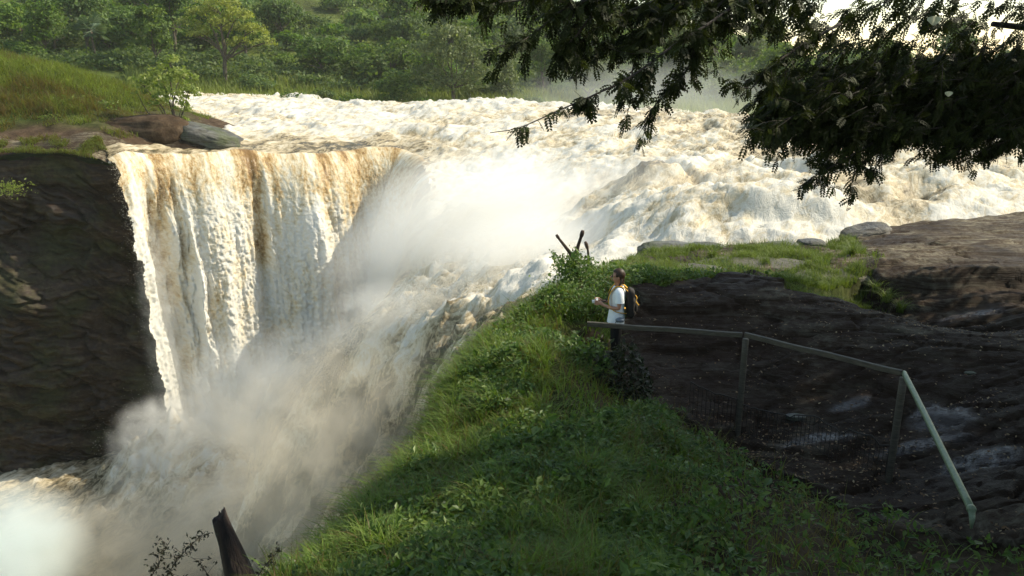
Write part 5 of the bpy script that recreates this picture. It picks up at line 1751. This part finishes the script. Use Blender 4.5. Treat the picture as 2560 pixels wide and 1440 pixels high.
mb.build('twigs', M_bark_dark, tree)
bases, dirs = np.vstack(bases), np.vstack(dirs)
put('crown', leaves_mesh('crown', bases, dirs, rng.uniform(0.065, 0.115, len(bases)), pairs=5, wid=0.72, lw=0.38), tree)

# the rest of the crown, above and to the right of the view: unseen lobes shaped to shade the path and block sky light
lobes = [(12.5, 14.4, 7.9, 2.0, 1.7, 2.6), (12.6, 11.4, 8.5, 2.0, 1.8, 3.0), (12.5, 8.2, 8.6, 2.2, 2.0, 3.3), (12.5, 5.2, 9.0, 2.2, 2.1, 3.3), (12.6, 12.2, 4.6, 2.0, 3.2, 2.2), (12.5, 8.0, 5.0, 2.2, 2.6, 2.2),
         (9.6, 2.2, 6.6, 2.4, 2.4, 2.6), (5.6, 4.2, 6.6, 2.2, 2.0, 0.8), (8.4, 1.6, 8.6, 2.4, 2.2, 1.6), (8.2, 5.0, 7.2, 2.4, 2.2, 1.2)]
C, N, tint, cc = crown_points(lobes, 5600, 22, 0.22, 0.25)
C = C - TR
V, q = leaf_cards(C, N, 0.10, 0.55, 0.8)
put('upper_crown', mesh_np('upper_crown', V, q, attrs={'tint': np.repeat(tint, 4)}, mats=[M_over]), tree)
# two pale withered leaves caught in the twigs
t = NT('withered_leaf')
M_with = t.surf(t.n('BsdfPrincipled', {'Base Color': t.ramp(t.noise(t.pos(), 40, 3), [(0.3, (0.35, 0.36, 0.22)), (0.7, (0.6, 0.6, 0.45))]), 'Roughness': 0.8}))
for px, py, Y_, s in [(2335, 52, 6.6, 0.055), (2372, 235, 7.0, 0.035)]:
    u = np.linspace(-1, 1, 7)
    Vv = np.array([(a * s, 0.25 * s * math.sin(3 * a), (0.65 * b_ * (1 - 0.7 * a * a) + 0.25 * a * a) * s) for a in u for b_ in (-1, 0, 1)])
    o = put('withered_leaf', mesh_np('withered_leaf', Vv, grid_faces(3, 7), smooth=True, mats=[M_with]), tree, loc=P(px, py, Y_) - TR)
    o['label'] = 'pale withered leaf caught in the dark foliage'
# ================================================================== HANDRAIL
t = NT('old_timber')
n_ = t.noise(t.mapping(t.pos(), (3, 3, 18)), 3, 5, 0.65)
M_timber = t.surf(t.n('BsdfPrincipled', {'Base Color': t.ramp(n_, [(0.3, (0.030, 0.023, 0.014)), (0.7, (0.10, 0.085, 0.055))]), 'Roughness': 0.7, 'Normal': t.bump(n_, 0.4, 0.01)}))
t = NT('green_painted_steel')
n_ = t.noise(t.pos(), 30, 4, 0.65)
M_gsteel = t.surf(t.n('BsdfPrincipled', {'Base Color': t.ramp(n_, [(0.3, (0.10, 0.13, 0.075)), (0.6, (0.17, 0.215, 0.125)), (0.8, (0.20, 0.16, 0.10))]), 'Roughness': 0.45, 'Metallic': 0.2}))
t = NT('rusty_wire')
M_wire = t.surf(t.n('BsdfPrincipled', {'Base Color': (0.03, 0.024, 0.018, 1), 'Roughness': 0.6, 'Metallic': 0.4}))

RZ = 1.0
A_, B_, C_, D_ = pz(1468, 810, RZ), pz(1866, 838, RZ), pz(2262, 934, RZ), pz(2428, 1272, RZ)
rail = empty('railing', (B_[0], B_[1], 0.0), 'weathered handrail with wire mesh, its green end pipe nearest the camera', 'railing')
R0 = np.array((B_[0], B_[1], 0.0))


def beam(name, a, b, w_, h_, mat, over=0.0):
    a, b = np.asarray(a, float), np.asarray(b, float)
    d = b - a
    L = np.linalg.norm(d)
    d /= L
    a, b = a - d * over, b + d * over
    L += 2 * over
    s = np.cross(d, (0, 0, 1.0))
    s /= np.linalg.norm(s)
    u = np.cross(s, d)
    bv = 0.006
    prof = [(-w_ / 2 + bv, -h_ / 2), (w_ / 2 - bv, -h_ / 2), (w_ / 2, -h_ / 2 + bv), (w_ / 2, h_ / 2 - bv), (w_ / 2 - bv, h_ / 2), (-w_ / 2 + bv, h_ / 2), (-w_ / 2, h_ / 2 - bv), (-w_ / 2, -h_ / 2 + bv)]
    m = 14
    V = np.array([a + d * L * k / (m - 1) + s * (p + 0.003 * math.sin(k * 1.7)) + u * (q_ + 0.004 * math.sin(k * 0.9 + 1)) for k in range(m) for p, q_ in prof])
    q = [(k * 8 + j, k * 8 + (j + 1) % 8, (k + 1) * 8 + (j + 1) % 8, (k + 1) * 8 + j) for k in range(m - 1) for j in range(8)]
    mb = MB().add(V - R0, q, [(0, j + 1, j) for j in range(1, 7)] + [((m - 1) * 8, (m - 1) * 8 + j, (m - 1) * 8 + j + 1) for j in range(1, 7)])
    return mb.build(name, mat, rail, smooth=False)


beam('top_rail', A_, B_ - (B_ - A_) / np.linalg.norm(B_ - A_) * 0.05, 0.045, 0.062, M_timber)
beam('top_rail', B_, C_ - (C_ - B_) / np.linalg.norm(C_ - B_) * 0.05, 0.045, 0.062, M_timber, 0.02)
mb = MB()
pl = resample([C_ + np.array((0.0, 0.02, 0.0)), C_ * 0.66 + D_ * 0.34, C_ * 0.33 + D_ * 0.67, D_], 20) - R0
mb.tube(pl, 0.029, 14)
pipe = mb.build('end_pipe', M_gsteel, rail)
pipe['label'] = 'green painted end pipe of the handrail'
mb = MB()
dd = (D_ - C_) / np.linalg.norm(D_ - C_)
E0 = D_ - R0
mb.tube(np.array([E0 - dd * 0.012, E0 + dd * 0.02]), 0.034, 14)
mb.tube(np.array([E0 + dd * 0.015, E0 + dd * 0.06 + np.array((0, 0, -0.05)), E0 + dd * 0.075 + np.array((0, 0, -0.13))]), np.array([0.026, 0.022, 0.008]), 10, flat=0.45)
mb.build('end_cap', M_gsteel, pipe)


def gz(p):
    return float(near_ground(np.array([p[0]]), np.array([p[1]]))[0][0])


for p_, hgt in ((B_, 0), (C_, 0)):
    z0 = gz(p_)
    mb = MB()
    top = np.array((p_[0], p_[1] + 0.012, RZ - 0.055)) - R0
    bot = np.array((p_[0], p_[1] + 0.012, z0 - 0.25)) - R0
    k_ = np.linspace(0, 1, 9)[:, None]
    mb.tube(top + (bot - top) * k_, 0.040, 10)
    mb.build('post', M_timber, rail)


def panel(a, b, h0, h1, step):
    a, b = np.asarray(a), np.asarray(b)
    L = np.linalg.norm((b - a)[:2])
    m = int(L / step)
    mb = MB()
    zs = []
    for i in range(m + 1):
        p = a + (b - a) * i / m
        g0 = gz(p)
        zs.append(np.array((p[0], p[1], g0)))
        mb.tube(np.array([(p[0], p[1], g0 + h0), (p[0] + 0.004 * rng.normal(), p[1], g0 + h1)]) - R0, 0.0038, 4, cap=False)
    zs = np.array(zs)
    for hh in np.arange(h0 + 0.02, h1 + 0.01, 0.15):
        mb.tube(zs + np.array((0, 0, hh)) - R0, 0.0035, 4, cap=False)
    mb.tube(zs + np.array((0, 0, h1)) - R0, 0.007, 6)
    return mb.build('wire_mesh', M_wire, rail)


panel(A_ + (B_ - A_) * 0.68, B_, 0.02, 0.45, 0.05)
panel(B_, C_, 0.02, 0.42, 0.05)

# ================================================================== WALKER
HX, HY = float(P(1541, 800, 10.4)[0]), 10.4
HZ = gz((HX, HY))
HS = (pz(1540, 672, 1.0)[2] * 0 + (P(1540, 671, HY)[2] - HZ)) / 1.672
walker = empty('person', (HX, HY, HZ), 'walker with braided brown hair in a white t-shirt, standing behind the rail in profile', 'person', rz=math.radians(-6))
walker.scale = (HS, HS, HS)


def simple_mat(name, col, rough=0.7, var=0.12, scale=30, spec=0.3, sss=0.0):
    t = NT(name)
    n_ = t.noise(t.n('TexCoord').outputs['Object'], scale, 4, 0.6)
    a = tuple(max(0, c_ * (1 - var)) for c_ in col)
    b = tuple(min(1, c_ * (1 + var)) for c_ in col)
    return t.surf(t.n('BsdfPrincipled', {'Base Color': t.ramp(n_, [(0.3, a), (0.7, b)]), 'Roughness': rough, 'Specular IOR Level': spec, 'Subsurface Weight': sss, 'Subsurface Radius': (0.02, 0.008, 0.004), 'Normal': t.bump(n_, 0.15, 0.01)}))


M_skin = simple_mat('tanned_skin', (0.42, 0.215, 0.135), 0.5, 0.08, 20, 0.4, 0.1)
M_shirt = simple_mat('white_cotton', (0.80, 0.82, 0.83), 0.85, 0.04, 40, 0.2)
M_hair = simple_mat('brown_hair', (0.036, 0.018, 0.009), 0.5, 0.4, 90, 0.3)
M_pack = simple_mat('dark_pack_cloth', (0.020, 0.016, 0.013), 0.75, 0.25, 25)
M_yellow = simple_mat('yellow_strap', (0.62, 0.33, 0.035), 0.7, 0.12, 40)
M_trous = simple_mat('dark_trousers', (0.022, 0.019, 0.017), 0.9, 0.2, 40, 0.1)
M_short = simple_mat('grey_blue_pouch', (0.16, 0.19, 0.22), 0.85, 0.12, 40)
M_cam = simple_mat('black_camera', (0.012, 0.012, 0.013), 0.4, 0.2, 50)
M_chrome = simple_mat('silver_camera_top', (0.62, 0.62, 0.60), 0.35, 0.08, 50, 0.5)
M_strap = simple_mat('black_strap', (0.012, 0.013, 0.016), 0.7, 0.2, 50)
M_eye = simple_mat('eye', (0.05, 0.035, 0.03), 0.2, 0.1, 50, 0.6)
M_sock = simple_mat('brown_boot', (0.06, 0.04, 0.025), 0.7, 0.2, 40)

# body: one skinned skeleton (she faces -x; her left side is towards -y, the camera)
sv, se, sr = [], [], []


def jv(p, r, par=None):
    sv.append(p)
    sr.append(r if isinstance(r, tuple) else (r, r))
    if par is not None:
        se.append((par, len(sv) - 1))
    return len(sv) - 1


pel = jv((0.0, 0, 0.90), 0.106)
wa = jv((0.005, 0, 1.02), 0.105, pel)
ch = jv((0.012, 0, 1.17), 0.112, wa)
uc = jv((0.02, 0, 1.29), 0.100, ch)
nk0 = jv((0.014, 0, 1.385), 0.052, uc)
nk1 = jv((-0.004, 0, 1.44), 0.048, nk0)
hd0 = jv((-0.012, 0, 1.50), 0.066, nk1)
hd1 = jv((-0.010, 0, 1.565), 0.082, hd0)
hd2 = jv((-0.006, 0, 1.615), 0.056, hd1)
jaw = jv((-0.066, 0, 1.476), 0.030, hd0)
brow = jv((-0.070, 0, 1.555), 0.034, hd1)
for sd in (-1, 1):
    sh_ = jv((0.022, sd * 0.145, 1.325), 0.050, uc)
    ua = jv((0.032, sd * 0.185, 1.20), 0.042, sh_)
    el = jv((0.028, sd * 0.205, 1.075), 0.035, ua)
    fa = jv((-0.09, sd * 0.165, 1.075), 0.032, el)
    wr = jv((-0.205, sd * 0.105, 1.10), 0.0215, fa)
    pm = jv((-0.252, sd * 0.083, 1.118), 0.029, wr)
    if sd < 0:
        kn = jv((-0.285, sd * 0.072, 1.125), 0.026, pm)
    else:
        kn = jv((-0.285, sd * 0.072, 1.140), 0.026, pm)
    for f in range(4):                               # four fingers curling round the camera body
        zf = 1.152 - 0.019 * f + (0.012 if sd > 0 else 0)
        l_ = (0.9, 1.0, 0.95, 0.78)[f]
        k1_ = jv((-0.300, sd * 0.074, zf), 0.0095, kn)
        k2_ = jv((-0.328 - 0.004 * l_, sd * (0.070 - 0.006 * l_), zf), 0.0088, k1_)
        k3_ = jv((-0.346, sd * (0.050 - 0.008 * l_), zf - 0.003), 0.0080, k2_)
        jv((-0.350, sd * (0.034 - 0.010 * l_), zf - 0.005), 0.0068, k3_)
    t1 = jv((-0.262, sd * 0.062, 1.145), 0.0125, pm)  # thumb from the side of the palm
    t2 = jv((-0.280, sd * 0.044, 1.168), 0.0105, t1)
    jv((-0.292, sd * 0.026, 1.176), 0.0085, t2)
    hp_ = jv((0.004, sd * 0.085, 0.84), 0.086, pel)
    th_ = jv((-0.004, sd * 0.095, 0.68), 0.080, hp_)
    ke = jv((-0.008, sd * 0.100, 0.475), 0.054, th_)
    cf = jv((0.014, sd * 0.103, 0.34), 0.055, ke)
    an = jv((0.022, sd * 0.105, 0.10), 0.036, cf)
    ft = jv((-0.05, sd * 0.112, 0.045), 0.036, an)
    jv((-0.135, sd * 0.118, 0.032), 0.028, ft)
me = bpy.data.meshes.new('body')
me.from_pydata(sv, se, [])
body = put('body', me, walker)
body.modifiers.new('skin', 'SKIN').use_smooth_shade = True
if not me.skin_vertices:
    pass
for i, v_ in enumerate(me.skin_vertices[0].data):
    v_.radius = sr[i]
    v_.use_root = (i == 0)
ss = body.modifiers.new('subsurf', 'SUBSURF')
ss.levels = ss.render_levels = 2
me.materials.append(M_skin)

# face
mb = MB()
mb.tube(np.array([(-0.096, 0, 1.553), (-0.108, 0, 1.532), (-0.117, 0, 1.515), (-0.104, 0, 1.507)]), np.array([0.008, 0.011, 0.014, 0.009]), 8)
mb.build('nose', M_skin, walker)
mb = MB()
mb.ell((-0.094, 0, 1.487), (0.010, 0.022, 0.0055), 10, 6)
mb.ell((-0.092, 0, 1.477), (0.010, 0.019, 0.0060), 10, 6)
mb.build('mouth', simple_mat('lips', (0.40, 0.15, 0.11), 0.5), walker)
for sd in (-1, 1):
    MB().ell((-0.088, sd * 0.030, 1.545), (0.010, 0.012, 0.0075), 10, 6).build('eye', M_eye, walker)
    mb = MB()
    mb.tube(np.array([(-0.094, sd * 0.014, 1.562), (-0.094, sd * 0.030, 1.567), (-0.082, sd * 0.046, 1.562)]), 0.004, 6)
    mb.build('eyebrow', M_hair, walker)
    mb = MB()
    mb.ell((0.006, sd * 0.080, 1.535), (0.020, 0.010, 0.030), 12, 8)
    mb.build('ear', M_skin, walker)

# hair: a cap drawn back from the forehead, two braids
nu, nv = 40, 22
V = []
for i in range(nv):
    ph = math.pi * 0.70 * i / (nv - 1)
    for j in range(nu):
        a = 2 * math.pi * j / nu
        x0, y0, z0 = math.sin(ph) * math.cos(a), math.sin(ph) * math.sin(a), math.cos(ph)
        rr_ = 1 + 0.012 * math.sin(j * 2.5 + i * 0.4)
        V.append((0.010 + 0.104 * x0 * rr_, 0.090 * y0 * rr_, 1.572 + 0.102 * z0 * rr_))
V = np.array(V)
keep = ~((V[:, 0] < -0.045) & (V[:, 2] < 1.628 + 0.25 * (V[:, 0] + 0.045))) & ~((V[:, 0] < 0.0) & (V[:, 2] < 1.545))
q = []
for i in range(nv - 1):
    for j in range(nu):
        f = (i * nu + j, (i + 1) * nu + j, (i + 1) * nu + (j + 1) % nu, i * nu + (j + 1) % nu)
        if keep[list(f)].all():
            q.append(f)
hm = mesh_np('hair', V, q, smooth=True, mats=[M_hair])
hair = put('hair', hm, walker)
hair.modifiers.new('thick', 'SOLIDIFY').thickness = 0.014
for sd in (-1, 1):
    pts_ = resample([(0.070, sd * 0.055, 1.515), (0.088, sd * 0.075, 1.46), (0.085, sd * 0.095, 1.40), (0.10, sd * 0.10, 1.33), (0.105, sd * 0.105, 1.26)] if sd > 0 else
                    [(0.055, sd * 0.070, 1.515), (0.045, sd * 0.085, 1.46), (0.025, sd * 0.100, 1.41), (0.045, sd * 0.115, 1.385), (0.09, sd * 0.11, 1.37)], 30)
    mb = MB()
    mb.tube(pts_, 0.017 + 0.005 * np.abs(np.sin(np.arange(30) * 0.9)) - np.linspace(0, 0.006, 30), 8)
    mb.build('braid', M_hair, hair)


def loft(rings, mat, name, parent, n=28, sq=0.9):
    """rings: (z, cx, rx, ry)"""
    a = np.linspace(0, 2 * math.pi, n, endpoint=False)
    rg = np.array(rings, float)
    m = 26
    u = np.linspace(0, 1, m)
    k = np.linspace(0, 1, len(rg))
    rg = np.stack([np.interp(u, k, rg[:, c_]) for c_ in range(4)], 1)
    ca, sa = np.sign(np.cos(a)) * np.abs(np.cos(a)) ** sq, np.sign(np.sin(a)) * np.abs(np.sin(a)) ** sq
    V = []
    for i in range(m):
        z, cx, rx, ry = rg[i]
        w_ = 1 + 0.022 * np.sin(a * 3 + z * 22) + 0.014 * np.sin(a * 7 - z * 40)
        V.append(np.stack([cx + rx * ca * w_, ry * sa * w_, np.full(n, z) + 0.006 * np.sin(a * 4)], 1))
    V = np.vstack(V)
    q = [(i * n + j, i * n + (j + 1) % n, (i + 1) * n + (j + 1) % n, (i + 1) * n + j) for i in range(m - 1) for j in range(n)]
    return V, q


mb = MB()
mb.add(*loft([(0.80, -0.006, 0.138, 0.180), (0.90, -0.006, 0.132, 0.174), (1.0, -0.004, 0.118, 0.162), (1.12, -0.002, 0.120, 0.162), (1.24, 0.004, 0.122, 0.172), (1.32, 0.014, 0.108, 0.166), (1.365, 0.016, 0.090, 0.128), (1.395, 0.012, 0.068, 0.076)], M_shirt, '', None))
for sd in (-1, 1):
    pts_ = resample([(0.018, sd * 0.105, 1.335), (0.024, sd * 0.150, 1.318), (0.032, sd * 0.182, 1.25), (0.036, sd * 0.196, 1.165)], 12)
    mb.tube(pts_, np.array([0.066, 0.068, 0.070, 0.071, 0.070, 0.069, 0.068, 0.068, 0.069, 0.070, 0.071, 0.072]), 16, cap=False)
shirt = mb.build('t_shirt', M_shirt, walker)
mb = MB()
mb.add(*loft([(0.845, -0.004, 0.120, 0.160), (0.93, -0.004, 0.112, 0.154), (0.96, -0.004, 0.104, 0.146)], M_trous, '', None))
for sd in (-1, 1):
    mb.tube(resample([(0.004, sd * 0.082, 0.90), (0.002, sd * 0.090, 0.78), (-0.002, sd * 0.098, 0.50), (0.018, sd * 0.104, 0.12)], 12), np.linspace(0.096, 0.066, 12), 18, cap=False)
mb.build('trousers', M_trous, walker)
for sd in (-1, 1):
    mb = MB()
    mb.tube(resample([(0.022, sd * 0.105, 0.16), (0.020, sd * 0.106, 0.08), (-0.04, sd * 0.112, 0.055), (-0.15, sd * 0.119, 0.04)], 10), np.array([0.045, 0.046, 0.048, 0.05, 0.05, 0.05, 0.048, 0.046, 0.042, 0.034]), 12)
    mb.build('boot', M_sock, walker)
# black camera strap round the neck
mb = MB()
for sd in (-1, 1):
    mb.tube(resample([(0.055, sd * 0.02, 1.425), (0.03, sd * 0.068, 1.415), (-0.05, sd * 0.075, 1.37), (-0.125, sd * 0.06, 1.27), (-0.165, sd * 0.045, 1.16), (-0.245, sd * 0.055, 1.14)], 24), 0.011, 6, flat=0.3)

# things she carries
RM = Matrix.Translation((HX, HY, HZ)) @ Matrix.Rotation(math.radians(-6), 4, 'Z') @ Matrix.Scale(HS, 4)


def carried(name, label, cat):
    r = empty(name, (HX, HY, HZ), label, cat, rz=math.radians(-6))
    r.scale = (HS, HS, HS)
    return r


camr = carried('camera', 'small silver and black camera held in the walker hands', 'camera')
mb.build('neck_strap', M_strap, camr)
mb2 = MB()
mb2.box((-0.318, 0, 1.118), (0.040, 0.128, 0.052))
o = mb2.build('camera_body', M_cam, camr, smooth=False)
bv_ = o.modifiers.new('bevel', 'BEVEL')
bv_.width = 0.006
bv_.segments = 3
mb2 = MB()
mb2.box((-0.316, 0, 1.156), (0.036, 0.126, 0.022))
mb2.box((-0.316, 0, 1.173), (0.032, 0.040, 0.014))
o = mb2.build('top_plate', M_chrome, camr, smooth=False)
bv_ = o.modifiers.new('bevel', 'BEVEL')
bv_.width = 0.005
bv_.segments = 3
mb2 = MB()
mb2.tube(np.array([(-0.338, 0, 1.122), (-0.362, 0, 1.122), (-0.363, 0, 1.122), (-0.392, 0, 1.120)]), np.array([0.030, 0.030, 0.026, 0.026]), 18)
mb2.build('lens', M_chrome, camr)

pack = carried('backpack', 'dark backpack with yellow shoulder straps on the walker back', 'backpack')
nu, nv = 28, 20
V = []
for i in range(nv):
    ph = math.pi * (0.001 + 0.998 * i / (nv - 1))
    for j in range(nu):
        a = 2 * math.pi * j / nu
        f = lambda v_, e: math.copysign(abs(v_) ** e, v_)
        x0, y0, z0 = f(math.sin(ph), 0.5) * f(math.cos(a), 0.55), f(math.sin(ph), 0.5) * f(math.sin(a), 0.55), f(math.cos(ph), 0.55)
        V.append((0.208 + 0.080 * x0 * (1 - 0.25 * max(z0, 0)) + 0.012 * math.sin(9 * z0), 0.140 * y0 * (1 - 0.12 * max(z0, 0)), 1.125 + 0.235 * z0 - 0.03 * x0))
q = [(i * nu + j, (i + 1) * nu + j, (i + 1) * nu + (j + 1) % nu, i * nu + (j + 1) % nu) for i in range(nv - 1) for j in range(nu)]
put('pack_body', mesh_np('pack_body', V, q, smooth=True, mats=[M_pack]), pack)
mb2 = MB().ell((0.290, 0, 1.07), (0.035, 0.105, 0.11), 18, 12)
mb2.build('front_pocket', M_pack, pack)
for sd in (-1, 1):
    mb2 = MB()
    mb2.tube(resample([(0.155, sd * 0.085, 1.335), (0.10, sd * 0.092, 1.385), (0.03, sd * 0.098, 1.412), (-0.05, sd * 0.105, 1.385), (-0.112, sd * 0.112, 1.30), (-0.138, sd * 0.125, 1.20), (-0.115, sd * 0.155, 1.10), (-0.02, sd * 0.182, 1.02), (0.14, sd * 0.13, 0.98)], 36), 0.030, 8, flat=0.22)
    mb2.build('shoulder_strap', M_yellow, pack)
mb2 = MB()
mb2.tube(resample([(0.275, -0.10, 1.28), (0.30, -0.125, 1.24), (0.285, -0.135, 1.19), (0.31, -0.13, 1.15), (0.335, -0.12, 1.12)], 14), 0.010, 6, flat=0.4)
mb2.build('loose_strap', M_yellow, pack)
mb2 = MB().ell((0.05, -0.165, 0.885), (0.075, 0.05, 0.04), 18, 10)
mb2.build('hip_pouch', M_short, pack)
